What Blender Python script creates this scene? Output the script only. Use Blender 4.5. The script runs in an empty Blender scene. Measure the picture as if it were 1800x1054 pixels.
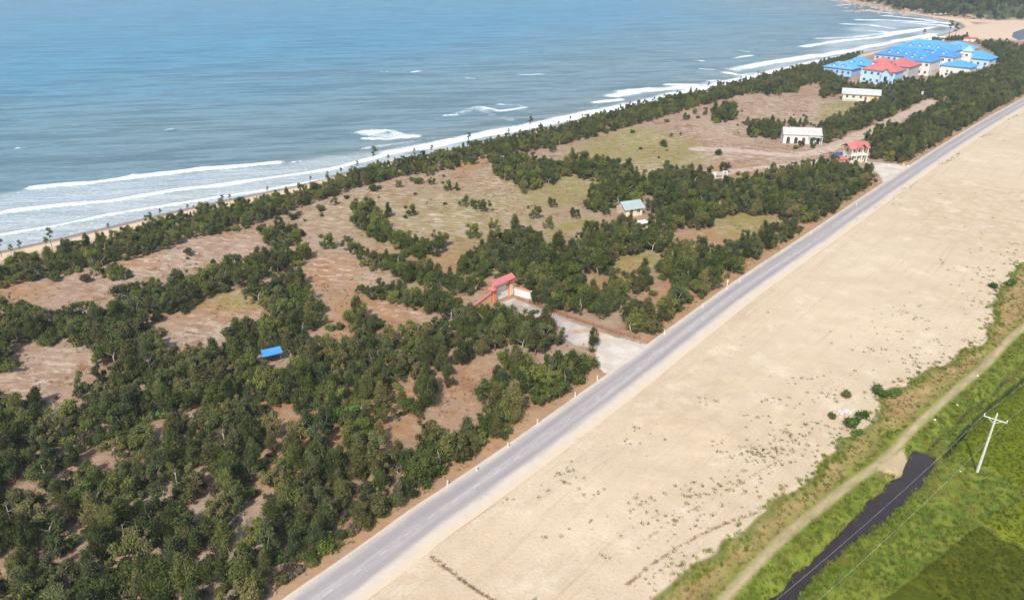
import bpy, math, random
import numpy as np
from mathutils import Vector, Matrix

# ------------------------------------------------------------------ camera, sky, sun, exposure
SC = bpy.context.scene
COL = SC.collection
W0, H0, F, H, PITCH = 1800., 1054., 1300., 70., math.radians(26)
cam = bpy.data.cameras.new('camera'); camo = bpy.data.objects.new('camera', cam); COL.objects.link(camo)
camo.location = (0, 0, H); camo.rotation_euler = (math.pi / 2 - PITCH, 0, 0)
cam.sensor_width = 36; cam.lens = 36 * F / W0; cam.clip_start = .5; cam.clip_end = 20000
SC.camera = camo

SUN_AZ, SUN_EL = math.radians(197), math.radians(47)      # azimuth clockwise from +Y: behind the camera, a little left
SUND = Vector((math.sin(SUN_AZ) * math.cos(SUN_EL), math.cos(SUN_AZ) * math.cos(SUN_EL), math.sin(SUN_EL)))
sun = bpy.data.lights.new('sun', 'SUN'); suno = bpy.data.objects.new('sun', sun); COL.objects.link(suno)
sun.energy = 4.1; sun.angle = math.radians(.55); sun.color = (1, .95, .86)
suno.rotation_euler = SUND.to_track_quat('Z', 'Y').to_euler(); suno.location = (0, 0, 200)
wd = bpy.data.worlds.new('World'); SC.world = wd; wd.use_nodes = True
nt = wd.node_tree; sky = nt.nodes.new('ShaderNodeTexSky'); sky.sky_type = 'NISHITA'; sky.sun_disc = False
sky.sun_elevation = SUN_EL; sky.sun_rotation = SUN_AZ; sky.air_density = 1.2; sky.dust_density = 1.5
bg = nt.nodes['Background']; bg.inputs[1].default_value = .15
nt.links.new(sky.outputs[0], bg.inputs[0])
SC.view_settings.view_transform = 'Standard'; SC.view_settings.look = 'None'
SC.view_settings.exposure = .36; SC.view_settings.gamma = 1
SC.render.engine = 'CYCLES'; SC.cycles.max_bounces = 5; SC.cycles.transparent_max_bounces = 4
SC.cycles.use_denoising = True

# ------------------------------------------------------------------ helpers
R = random.Random(7)
NR = np.random.default_rng(7)
CP, SP = math.cos(PITCH), math.sin(PITCH)


def at(x, y, z=0.):
    """photo pixel -> world point on the level z"""
    u = (x - W0 / 2) / F; v = (H0 / 2 - y) / F
    d = (u, CP + v * SP, -SP + v * CP); k = (z - H) / d[2]
    return (d[0] * k, d[1] * k, z)


def px(P):
    P = np.asarray(P, float)
    dz = P[..., 2] - H; zz = P[..., 1] * CP - dz * SP; v = P[..., 1] * SP + dz * CP
    zz = np.where(zz < 1, 1, zz)
    return W0 / 2 + F * P[..., 0] / zz, H0 / 2 - F * v / zz, zz


def poly(pts, z=0.): return np.array([at(a, b, z)[:2] for a, b in pts])


def seg_dist(P, A, closed=False):
    """distance of the points P (n,2) to the polyline A"""
    best = np.full(len(P), 1e9); n = len(A)
    for i in range(n if closed else n - 1):
        a, b = A[i], A[(i + 1) % n]; ab = b - a; L = (ab @ ab) or 1e-9
        t = np.clip(((P - a) @ ab) / L, 0, 1)
        d = P - a - t[:, None] * ab
        best = np.minimum(best, (d * d).sum(1))
    return np.sqrt(best)


def inside(P, A):
    c = np.zeros(len(P), bool); n = len(A)
    for i in range(n):
        a, b = A[i], A[(i + 1) % n]
        if a[1] == b[1]: continue
        m = (a[1] > P[:, 1]) != (b[1] > P[:, 1])
        c ^= m & (P[:, 0] < (b[0] - a[0]) * (P[:, 1] - a[1]) / (b[1] - a[1]) + a[0])
    return c


def sdf(P, A):
    d = seg_dist(P, A, True); return np.where(inside(P, A), d, -d)


def sstep(a, b, x):
    t = np.clip((x - a) / (b - a), 0, 1); return t * t * (3 - 2 * t)


def vnoise(P, scale, seed=0):
    """smooth value noise, 0..1"""
    r = np.random.default_rng(seed).random((256, 256))
    q = P / scale + 1000.; i = np.floor(q).astype(int); f = q - i; f = f * f * (3 - 2 * f); i %= 256; j = (i + 1) % 256
    a = r[i[:, 0], i[:, 1]]; b = r[j[:, 0], i[:, 1]]; c = r[i[:, 0], j[:, 1]]; d = r[j[:, 0], j[:, 1]]
    return (a * (1 - f[:, 0]) + b * f[:, 0]) * (1 - f[:, 1]) + (c * (1 - f[:, 0]) + d * f[:, 0]) * f[:, 1]


def tag(o, label=None, cat=None, group=None, kind=None):
    if label: o['label'] = label
    if cat: o['category'] = cat
    if group: o['group'] = group
    if kind: o['kind'] = kind
    return o


def link(name, data, parent=None):
    o = bpy.data.objects.new(name, data); COL.objects.link(o)
    if parent: o.parent = parent
    return o


def thing(name, label, cat, loc=(0, 0, 0), rz=0., group=None):
    o = link(name, None); o.location = loc; o.rotation_euler = (0, 0, rz); o.empty_display_size = .5
    return tag(o, label, cat, group)


def npmesh(name, V, Fq, mats=(), attrs=None, smooth=False):
    """mesh from arrays: V (n,3), Fq (m,k)"""
    me = bpy.data.meshes.new(name); V = np.asarray(V, np.float32); Fq = np.asarray(Fq, np.int32)
    me.vertices.add(len(V)); me.vertices.foreach_set('co', V.ravel())
    m, k = Fq.shape
    me.loops.add(m * k); me.loops.foreach_set('vertex_index', Fq.ravel())
    me.polygons.add(m); me.polygons.foreach_set('loop_start', np.arange(0, m * k, k, dtype=np.int32))
    me.polygons.foreach_set('use_smooth', np.full(m, smooth))
    for a, v in (attrs or {}).items():
        me.attributes.new(a, 'FLOAT', 'POINT').data.foreach_set('value', np.asarray(v, np.float32))
    me.update(calc_edges=True)
    for x in mats: me.materials.append(x)
    return me


class MB:
    """collects simple solids; build() links them as one mesh object"""
    def __init__(s): s.v = []; s.f = []

    def add(s, vs, fs):
        n = len(s.v); s.v += [tuple(v) for v in vs]; s.f += [[n + i for i in f] for f in fs]; return s

    def box(s, x0, x1, y0, y1, z0, z1, rz=0, c=(0, 0)):
        ca, sa = math.cos(rz), math.sin(rz)
        vs = [(c[0] + x * ca - y * sa, c[1] + x * sa + y * ca, z) for z in (z0, z1) for x, y in ((x0, y0), (x1, y0), (x1, y1), (x0, y1))]
        return s.add(vs, [(3, 2, 1, 0), (4, 5, 6, 7), (0, 1, 5, 4), (1, 2, 6, 5), (2, 3, 7, 6), (3, 0, 4, 7)])

    def prism(s, prof, y0, y1):
        """profile (x,z) counter-clockwise seen from -y, extruded along y"""
        n = len(prof); vs = [(x, y0, z) for x, z in prof] + [(x, y1, z) for x, z in prof]
        return s.add(vs, [tuple(range(n)), tuple(range(2 * n - 1, n - 1, -1))] + [(i + n, (i + 1) % n + n, (i + 1) % n, i) for i in range(n)])

    def prismx(s, prof, x0, x1):
        n = len(prof); vs = [(x0, y, z) for y, z in prof] + [(x1, y, z) for y, z in prof]
        return s.add(vs, [tuple(range(n))[::-1], tuple(range(n, 2 * n))] + [(i, (i + 1) % n, (i + 1) % n + n, i + n) for i in range(n)])

    def tube(s, pts, rs, n=6):
        pts = [Vector(p) for p in pts]; b = len(s.v)
        for i, p in enumerate(pts):
            d = (pts[min(i + 1, len(pts) - 1)] - pts[max(i - 1, 0)]).normalized()
            u = d.orthogonal().normalized() if abs(d.z) < .9 else Vector((1, 0, 0)); u = (u - d * u.dot(d)).normalized(); w = d.cross(u)
            for k in range(n):
                a = 2 * math.pi * k / n; s.v.append(tuple(p + (u * math.cos(a) + w * math.sin(a)) * rs[i]))
        for i in range(len(pts) - 1):
            for k in range(n):
                q = b + i * n; s.f.append([q + k, q + (k + 1) % n, q + n + (k + 1) % n, q + n + k])
        s.f.append([b + k for k in range(n)][::-1]); s.f.append([b + (len(pts) - 1) * n + k for k in range(n)])
        return s

    def hip(s, w, d, z, h, o=.6, t=.18, c=(0, 0)):
        """hipped roof over w x d with the overhang o: a closed solid"""
        a, b = w / 2 + o, d / 2 + o; x, y = c
        r = max(a - b, 0.) if a >= b else 0.; q = max(b - a, 0.) if b > a else 0.
        vs = [(x - a, y - b, z), (x + a, y - b, z), (x + a, y + b, z), (x - a, y + b, z)] + [(x - a, y - b, z + t), (x + a, y - b, z + t), (x + a, y + b, z + t), (x - a, y + b, z + t)]
        if a >= b: vs += [(x - r, y, z + h), (x + r, y, z + h)]; top = [(4, 5, 9, 8), (5, 6, 9), (6, 7, 8, 9), (7, 4, 8)]
        else: vs += [(x, y - q, z + h), (x, y + q, z + h)]; top = [(4, 5, 8), (5, 6, 9, 8), (6, 7, 9), (7, 4, 8, 9)]
        return s.add(vs, [(3, 2, 1, 0), (0, 1, 5, 4), (1, 2, 6, 5), (2, 3, 7, 6), (3, 0, 4, 7)] + top)

    def gable(s, w, d, z, h, o=.5, t=.16, c=(0, 0)):
        """two thick slopes, ridge along x"""
        a, b = w / 2 + o, d / 2; k = h / b; bo = b + o; x, y = c; ze = z - o * k
        for sg in (-1, 1):
            prof = [(y + sg * bo, ze), (y, z + h), (y, z + h + t), (y + sg * bo, ze + t)]
            s.prismx(prof if sg < 0 else prof[::-1], x - a, x + a)
        return s

    def mesh(s, name, mat, smooth=False):
        me = bpy.data.meshes.new(name); me.from_pydata(s.v, [], s.f); me.update()
        if mat: me.materials.append(mat)
        if smooth: me.polygons.foreach_set('use_smooth', [True] * len(me.polygons))
        return me

    def build(s, name, mat, parent=None, smooth=False): return link(name, s.mesh(name, mat, smooth), parent)


class NT:
    """small shader-node writer"""
    def __init__(s, name):
        s.m = bpy.data.materials.new(name); s.m.use_nodes = True; s.t = s.m.node_tree; s.t.nodes.clear()
        s.out = s.n('ShaderNodeOutputMaterial')

    def n(s, typ, **kw):
        x = s.t.nodes.new(typ)
        for k, v in kw.items(): setattr(x, k, v)
        return x

    def put(s, sock, v):
        if isinstance(v, bpy.types.NodeSocket): s.t.links.new(v, sock)
        elif isinstance(v, tuple) and len(v) == 3 and sock.type == 'RGBA': sock.default_value = (*v, 1)
        else: sock.default_value = v

    def attr(s, name): return s.n('ShaderNodeAttribute', attribute_name=name).outputs['Fac']

    def pos(s): return s.n('ShaderNodeNewGeometry').outputs['Position']

    def vec(s, v, scale=(1, 1, 1), rz=0.):
        if rz: r = s.n('ShaderNodeMapping'); s.put(r.inputs[0], v); r.inputs['Rotation'].default_value = (0, 0, rz); v = r.outputs[0]      # turn first, then stretch
        m = s.n('ShaderNodeMapping'); s.put(m.inputs[0], v); m.inputs['Scale'].default_value = scale
        return m.outputs[0]

    def noise(s, v, scale, detail=3., rough=.55, dist=0.):
        x = s.n('ShaderNodeTexNoise'); s.put(x.inputs['Vector'], v); x.inputs['Scale'].default_value = scale
        x.inputs['Detail'].default_value = detail; x.inputs['Roughness'].default_value = rough; x.inputs['Distortion'].default_value = dist
        return x.outputs['Fac']

    def voro(s, v, scale, feature='F1'):
        x = s.n('ShaderNodeTexVoronoi', feature=feature); s.put(x.inputs['Vector'], v); x.inputs['Scale'].default_value = scale; return x.outputs['Distance']

    def ma(s, op, a, b=0., c=0.):
        x = s.n('ShaderNodeMath', operation=op)
        for i, v in enumerate((a, b, c)): s.put(x.inputs[i], v)
        return x.outputs[0]

    def add(s, a, b): return s.ma('ADD', a, b)
    def mul(s, a, b): return s.ma('MULTIPLY', a, b)

    def ss(s, a, b, v):
        x = s.n('ShaderNodeMapRange', interpolation_type='SMOOTHSTEP'); s.put(x.inputs[0], v); s.put(x.inputs[1], a); s.put(x.inputs[2], b); return x.outputs[0]

    def lin(s, v, a, b, c, d):
        x = s.n('ShaderNodeMapRange'); s.put(x.inputs[0], v)
        for i, q in enumerate((a, b, c, d)): x.inputs[i + 1].default_value = q
        return x.outputs[0]

    def mix(s, f, a, b, blend='MIX'):
        x = s.n('ShaderNodeMix', data_type='RGBA', blend_type=blend); s.put(x.inputs[0], f); s.put(x.inputs[6], a); s.put(x.inputs[7], b); return x.outputs[2]

    def bump(s, h, strength=.5, dist=.1):
        x = s.n('ShaderNodeBump'); s.put(x.inputs['Height'], h); s.put(x.inputs['Strength'], strength); x.inputs['Distance'].default_value = dist; return x.outputs[0]

    def bsdf(s, col, rough=.9, spec=.2, normal=None, metal=0.):
        p = s.n('ShaderNodeBsdfPrincipled'); s.put(p.inputs['Base Color'], col); s.put(p.inputs['Roughness'], rough)
        s.put(p.inputs['Specular IOR Level'], spec); p.inputs['Metallic'].default_value = metal
        if normal: s.put(p.inputs['Normal'], normal)
        return p.outputs[0]

    def done(s, sh): s.t.links.new(sh, s.out.inputs[0]); return s.m


def paint(name, c, rough=.7, var=.18, scale=1.5, spec=.3, dirt=None):
    n = NT(name); tc = n.n('ShaderNodeTexCoord').outputs['Object']
    k = n.noise(tc, scale, 5.); col = n.mix(k, tuple(x * (1 - var) for x in c), tuple(min(x * (1 + var), 1) for x in c))
    if dirt: col = n.mix(n.ss(.5, .72, n.noise(n.vec(tc, (2, 2, .35)), 1.1, 6.)), col, dirt)
    return n.done(n.bsdf(col, rough, spec, n.bump(n.noise(tc, 9., 4.), .25, .03)))


def ribs(name, c, rough=.55, freq=12., spec=.35):
    """sheet or tile roofing: ribs along the local axes"""
    n = NT(name); tc = n.n('ShaderNodeTexCoord').outputs['Object']; sep = n.n('ShaderNodeSeparateXYZ'); n.put(sep.inputs[0], tc)
    w = n.ma('SINE', n.mul(n.add(sep.outputs[0], sep.outputs[1]), freq))
    k = n.noise(tc, .5, 6.); col = n.mix(k, tuple(x * .72 for x in c), tuple(min(x * 1.25, 1) for x in c))
    col = n.mix(n.mul(n.ss(.4, .8, n.noise(n.vec(tc, (1, 1, .4)), 1.6, 5.)), .25), col, tuple(.5 * x + .18 for x in c))
    return n.done(n.bsdf(col, rough, spec, n.bump(w, .35, .04)))


# ------------------------------------------------------------------ lines and areas of the place (traced on the ground)
ROADC = poly([(430, 1150), (500, 1097), (568, 1047), (616, 1014), (664, 979), (709, 945), (755, 910), (798, 882), (876, 828), (944, 779), (1032, 714), (1109, 658),
              (1171, 609), (1242, 555), (1322, 495), (1418, 431), (1471, 394), (1542, 345), (1604, 302), (1661, 264), (1732, 219), (1799, 181)])


def extend(A, d0, d1):
    a = A[0] - (A[1] - A[0]) / np.linalg.norm(A[1] - A[0]) * d0; b = A[-1] + (A[-1] - A[-2]) / np.linalg.norm(A[-1] - A[-2]) * d1
    return np.vstack([a, A, b])


def smooth(A, it=2):
    for _ in range(it): A = np.vstack([A[:1], np.repeat(A, 2, 0)[1:-1].reshape(-1, 2, 2) @ np.eye(2), A[-1:]]) if False else chaikin(A)
    return A


def chaikin(A):
    q = .75 * A[:-1] + .25 * A[1:]; r = .25 * A[:-1] + .75 * A[1:]
    return np.vstack([A[:1], np.stack([q, r], 1).reshape(-1, 2), A[-1:]])


ROADC = smooth(extend(ROADC, 120, 500), 2)
SANDE = poly([(1060, 1150), (1120, 1090), (1150, 1054), (1172, 1022), (1205, 990), (1255, 965), (1310, 925), (1338, 895), (1350, 880), (1380, 857), (1440, 822), (1468, 792),
              (1478, 770), (1505, 752), (1535, 742), (1552, 722), (1540, 700), (1555, 688), (1585, 680), (1625, 655), (1660, 640), (1700, 612), (1730, 592), (1747, 560),
              (1738, 540), (1762, 505), (1772, 485), (1800, 466), (1900, 400), (2050, 330)])
SANDE = extend(SANDE, 60, 300)


def ragged(A, step, amp, sc, seed, closed=False):
    """the same line with the small bays and tongues a worn edge has"""
    B = np.vstack([A, A[:1]]) if closed else A
    d = np.r_[0, np.cumsum(np.linalg.norm(np.diff(B, axis=0), axis=1))]; q = np.arange(0, d[-1], step)
    X = np.stack([np.interp(q, d, B[:, 0]), np.interp(q, d, B[:, 1])], 1); G = np.gradient(X, axis=0); G /= np.linalg.norm(G, axis=1)[:, None] + 1e-9
    w = (vnoise(X, sc, seed) - .5) * 2 * amp + (vnoise(X, sc * .35, seed + 1) - .5) * amp
    X = X + np.stack([G[:, 1], -G[:, 0]], 1) * w[:, None]; return X if closed else np.vstack([A[:1], X, A[-1:]])


SANDE = np.vstack([SANDE[:1], ragged(SANDE[1:-1], 1.4, 1.1, 5., 81), SANDE[-1:]])
TRACK = smooth(poly([(1180, 1150), (1268, 1050), (1330, 985), (1385, 930), (1450, 880), (1500, 840), (1545, 810), (1570, 788), (1600, 752), (1640, 716), (1690, 672), (1730, 641),
                     (1770, 596), (1800, 570), (1880, 510), (2050, 400)]), 1)
LAYBY = poly([(1530, 820), (1560, 800), (1590, 780), (1602, 800), (1597, 820), (1570, 825)])
WATER = poly([(1250, 1150), (1352, 1054), (1402, 1000), (1424, 982), (1459, 950), (1482, 927), (1518, 895), (1530, 876), (1549, 860), (1569, 838), (1590, 820), (1600, 797), (1614, 784), (1640, 790),
              (1648, 809), (1634, 824), (1606, 858), (1580, 882), (1568, 901), (1532, 926), (1488, 957), (1441, 997), (1410, 1032), (1310, 1150)], -.8)
WATER = ragged(WATER, .8, .4, 2.2, 91, True)
DITCH = poly([(1618, 795), (1645, 770), (1680, 738), (1708, 712), (1740, 690), (1770, 660), (1790, 640), (1810, 615), (1900, 530)], -.8)
DITCH2 = poly([(1660, 800), (1675, 780), (1700, 752), (1740, 712), (1770, 690), (1800, 664), (1900, 580)], -.8)
PADDY = [poly(p, -.6) for p in (
    [(1668, 795), (1705, 757), (1745, 717), (1775, 694), (1815, 662), (1920, 570), (2200, 700), (1990, 880), (1800, 862), (1755, 832), (1700, 800)],
    [(1500, 1090), (1560, 1046), (1640, 985), (1700, 935), (1722, 922), (1745, 938), (1800, 966), (1900, 1020), (1800, 1250), (1450, 1250)],
    [(1722, 918), (1765, 888), (1810, 872), (1990, 895), (2100, 980), (1910, 1015), (1800, 960), (1748, 934)])]
DRIVE = poly([(878, 534), (903, 522), (930, 535), (990, 559), (1030, 574), (1080, 592), (1140, 604), (1176, 594), (1192, 602), (1112, 672), (1072, 664), (1052, 645), (1046, 612), (1012, 606),
              (985, 592), (990, 576), (950, 562), (900, 552)])
DRIVE2 = poly([(1519, 284), (1560, 287), (1600, 292), (1628, 286), (1632, 292), (1562, 330), (1552, 322), (1546, 308), (1530, 296)])
PATH = smooth(poly([(1225, 262), (1300, 264), (1370, 273), (1420, 272), (1460, 260), (1500, 243), (1540, 226), (1580, 207), (1612, 191), (1638, 178)]), 1)
PATH2 = poly([(1205, 300), (1260, 305), (1330, 296), (1400, 288), (1450, 283), (1490, 280)])
# waterline: the strand runs straight, then bends into the bay before the headland
COAST = np.vstack([extend(poly([(0, 441), (100, 419), (200, 396), (300, 372), (400, 350), (500, 330), (650, 291), (800, 262), (1000, 214), (1200, 168), (1400, 119), (1560, 84), (1640, 66)], -1.2), 300, 0)[:14],
                   poly([(1672, 56), (1690, 48), (1680, 40), (1650, 34), (1600, 26), (1570, 20), (1540, 11), (1480, 3)], -1.2)])
COAST = np.vstack([COAST, [[COAST[-1][0] + 60, COAST[-1][1] + 900]], [[3000, 2600]], [[3000, -900]], [[-700, -900]]])
HILL = np.vstack([poly([(1490, 1), (1545, 9), (1575, 18), (1610, 23), (1640, 28), (1700, 34), (1750, 37), (1830, 36), (1950, 30)]), [[2600, 1400]], [[2600, 2500]], [[700, 2500]]])
LAGOON = poly([(1782, 56), (1800, 50), (1850, 50), (1850, 64), (1790, 70), (1778, 64)])


def zones(lst): return [(poly(p), soft) for p, soft in lst]


GREEN = zones([([(990, 285), (1040, 240), (1110, 222), (1200, 238), (1250, 262), (1230, 290), (1120, 305), (1050, 280)], 8),
               ([(930, 330), (1000, 305), (1080, 320), (1050, 350), (980, 370), (900, 350)], 6), ([(1240, 385), (1300, 370), (1365, 380), (1340, 410), (1270, 420)], 4),
               ([(1100, 450), (1180, 425), (1230, 430), (1210, 460), (1120, 480)], 4), ([(960, 395), (1010, 380), (1060, 385), (1000, 420), (950, 420)], 4),
               ([(800, 358), (850, 352), (880, 368), (840, 380)], 3), ([(380, 510), (440, 512), (470, 535), (420, 545), (360, 530)], 4), ([(1600, 150), (1700, 140), (1760, 120), (1780, 140), (1690, 160)], 6),
               ([(1450, 180), (1500, 175), (1510, 200), (1430, 212)], 5), ([(640, 360), (900, 330), (960, 420), (800, 440)], 40), ([(1040, 470), (1100, 440), (1130, 460), (1060, 500)], 3)])
ORANGE = zones([([(190, 455), (280, 440), (290, 465), (200, 475)], 4), ([(300, 535), (380, 500), (470, 530), (460, 560), (320, 560)], 6), ([(510, 480), (600, 450), (640, 500), (520, 520)], 7),
                ([(540, 560), (620, 500), (750, 530), (740, 560), (600, 640)], 9), ([(640, 440), (860, 440), (860, 520), (700, 470)], 8), ([(1030, 480), (1120, 440), (1130, 470), (1050, 510)], 4),
                ([(1180, 410), (1360, 380), (1330, 420), (1200, 450)], 6), ([(780, 280), (860, 275), (840, 300), (790, 300)], 4), ([(1240, 285), (1330, 290), (1330, 315), (1250, 312)], 4),
                ([(0, 490), (60, 490), (80, 520), (0, 540)], 5), ([(480, 1020), (700, 860), (900, 720), (1050, 620), (1080, 640), (760, 880), (540, 1054)], 3),
                ([(1100, 540), (1200, 480), (1330, 430), (1500, 330), (1560, 300), (1400, 440), (1180, 590)], 4), ([(900, 720), (1060, 640), (1060, 660), (900, 760)], 3),
                ([(420, 700), (620, 620), (760, 640), (860, 660), (740, 800), (480, 830)], 12)])
PALE = zones([([(330, 560), (420, 545), (455, 560), (400, 600), (330, 605)], 5), ([(520, 460), (600, 440), (640, 490), (560, 500)], 6), ([(690, 380), (850, 320), (900, 340), (860, 400), (720, 420)], 14),
              ([(0, 640), (120, 620), (180, 640), (60, 690), (0, 690)], 6), ([(100, 480), (300, 420), (420, 410), (480, 420), (200, 510)], 12), ([(1230, 255), (1420, 258), (1420, 285), (1230, 280)], 5),
              ([(840, 300), (920, 300), (940, 330), (850, 330)], 6), ([(660, 520), (760, 530), (730, 560), (660, 555)], 5), ([(560, 340), (700, 330), (700, 400), (560, 400)], 12),
              ([(1130, 250), (1230, 200), (1460, 160), (1460, 215), (1240, 250)], 12), ([(1100, 290), (1160, 275), (1190, 300), (1120, 312)], 5)])

# ------------------------------------------------------------------ ground
C45 = math.sqrt(.5)


def gridlines(parts):
    out = []
    for a, b, st in parts: out.append(np.arange(a, b, st))
    return np.concatenate(out)


S = gridlines([(-240, -20, 6), (-20, 190, .85), (190, 330, 1.5), (330, 520, 2.6), (520, 760, 4), (760, 1150, 7), (1150, 2200, 35)])
T = gridlines([(-900, -160, 40), (-160, -70, 3), (-70, 110, .85), (110, 225, 1.5), (225, 420, 6), (420, 900, 30)])
gs, gt = np.meshgrid(S, T, indexing='ij'); ns, ntt = gs.shape
P = np.stack([gs.ravel() * C45 - gt.ravel() * C45, gs.ravel() * C45 + gt.ravel() * C45], 1)
tt = gt.ravel(); ss_ = gs.ravel()
# the sand flat lies between the road and its ragged edge; d_edge < 0 on the field side of that edge
SANDP = np.vstack([SANDE, [[1500, 1500]], [[900, 2200]], extend(ROADC, 0, 900)[::-1][:1], ROADC[::-1], [[-300, -300]]])
d_sand = sdf(P, SANDP)
d_road = seg_dist(P, ROADC)
RIGHTP = np.vstack([SANDE, [[1500, 900]], [[1500, -900]], [[-400, -900]]])
d_right = sdf(P, RIGHTP)
d_track = seg_dist(P, TRACK); d_lay = sdf(P, LAYBY)
d_water = np.maximum(sdf(P, WATER), .3 - seg_dist(P, DITCH)); d_ditch2 = .62 - seg_dist(P, DITCH2)
pads = [sdf(P, q) for q in PADDY]; d_pad = np.max(pads, 0); padid = np.argmax(pads, 0) / 2.
d_drive = np.maximum(sdf(P, DRIVE), sdf(P, DRIVE2))
pw = 2.2 + 1.3 * vnoise(P, 9, 5)
d_path = np.maximum(pw - seg_dist(P, PATH), .7 * pw - seg_dist(P, PATH2))
d_coast = sdf(P, COAST); d_hill = sdf(P, HILL); d_lag = sdf(P, LAGOON)


def wz(zs):
    w = np.zeros(len(P))
    for A, soft in zs: w = np.maximum(w, sstep(-soft, soft, sdf(P, A)))
    return w


w_green, w_orange, w_pale = wz(GREEN), wz(ORANGE), wz(PALE)
z = np.zeros(len(P))
z += np.where((d_right < 0) & (d_road > 8), .5 * (vnoise(P, 14, 1) - .5) + .25 * (vnoise(P, 4, 2) - .5), 0) * sstep(0, 6, -d_drive) * sstep(0, 4, -d_path)
z += np.where((d_sand > 1.5), .16 * (vnoise(P, 6, 3) - .5) + .1 * (vnoise(P, 2., 4) - .5) * sstep(40, 5, d_sand), 0)
z -= .75 * sstep(-.3, 1.6, d_right) + 0 * tt
z += np.where(d_right > 1.6, .22 * (vnoise(P, 3., 6) - .5), 0) * sstep(.5, 2., d_track)
z -= 1.9 * sstep(-.9, .8, d_water) + .9 * sstep(-.5, .5, d_ditch2)
z += .3 * sstep(-.2, .5, d_pad)
z = np.where(d_coast < 9, np.minimum(z, -1.2 + np.clip(d_coast * .135, -4, 1.3)), z)
hh = sstep(-2, 40, d_hill) * 12 + sstep(10, 420, d_hill) * 130
z += np.where(d_hill > 0, hh * (.65 + .55 * vnoise(P, 60, 8)) + sstep(0, 25, d_hill) * (7 * vnoise(P, 9, 9) + 4 * vnoise(P, 22, 10)), 0)
z -= 1.2 * sstep(-3, 4, d_lag)
GZ = z.reshape(ns, ntt)


def ground_z(Q):
    """height of the ground under the points Q (n,2)"""
    Q = np.asarray(Q, float); s = (Q[:, 0] + Q[:, 1]) * C45; t = (Q[:, 1] - Q[:, 0]) * C45
    i = np.clip(np.searchsorted(S, s) - 1, 0, ns - 2); j = np.clip(np.searchsorted(T, t) - 1, 0, ntt - 2)
    a = np.clip((s - S[i]) / (S[i + 1] - S[i]), 0, 1); b = np.clip((t - T[j]) / (T[j + 1] - T[j]), 0, 1)
    return (GZ[i, j] * (1 - a) + GZ[i + 1, j] * a) * (1 - b) + (GZ[i, j + 1] * (1 - a) + GZ[i + 1, j + 1] * a) * b


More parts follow.
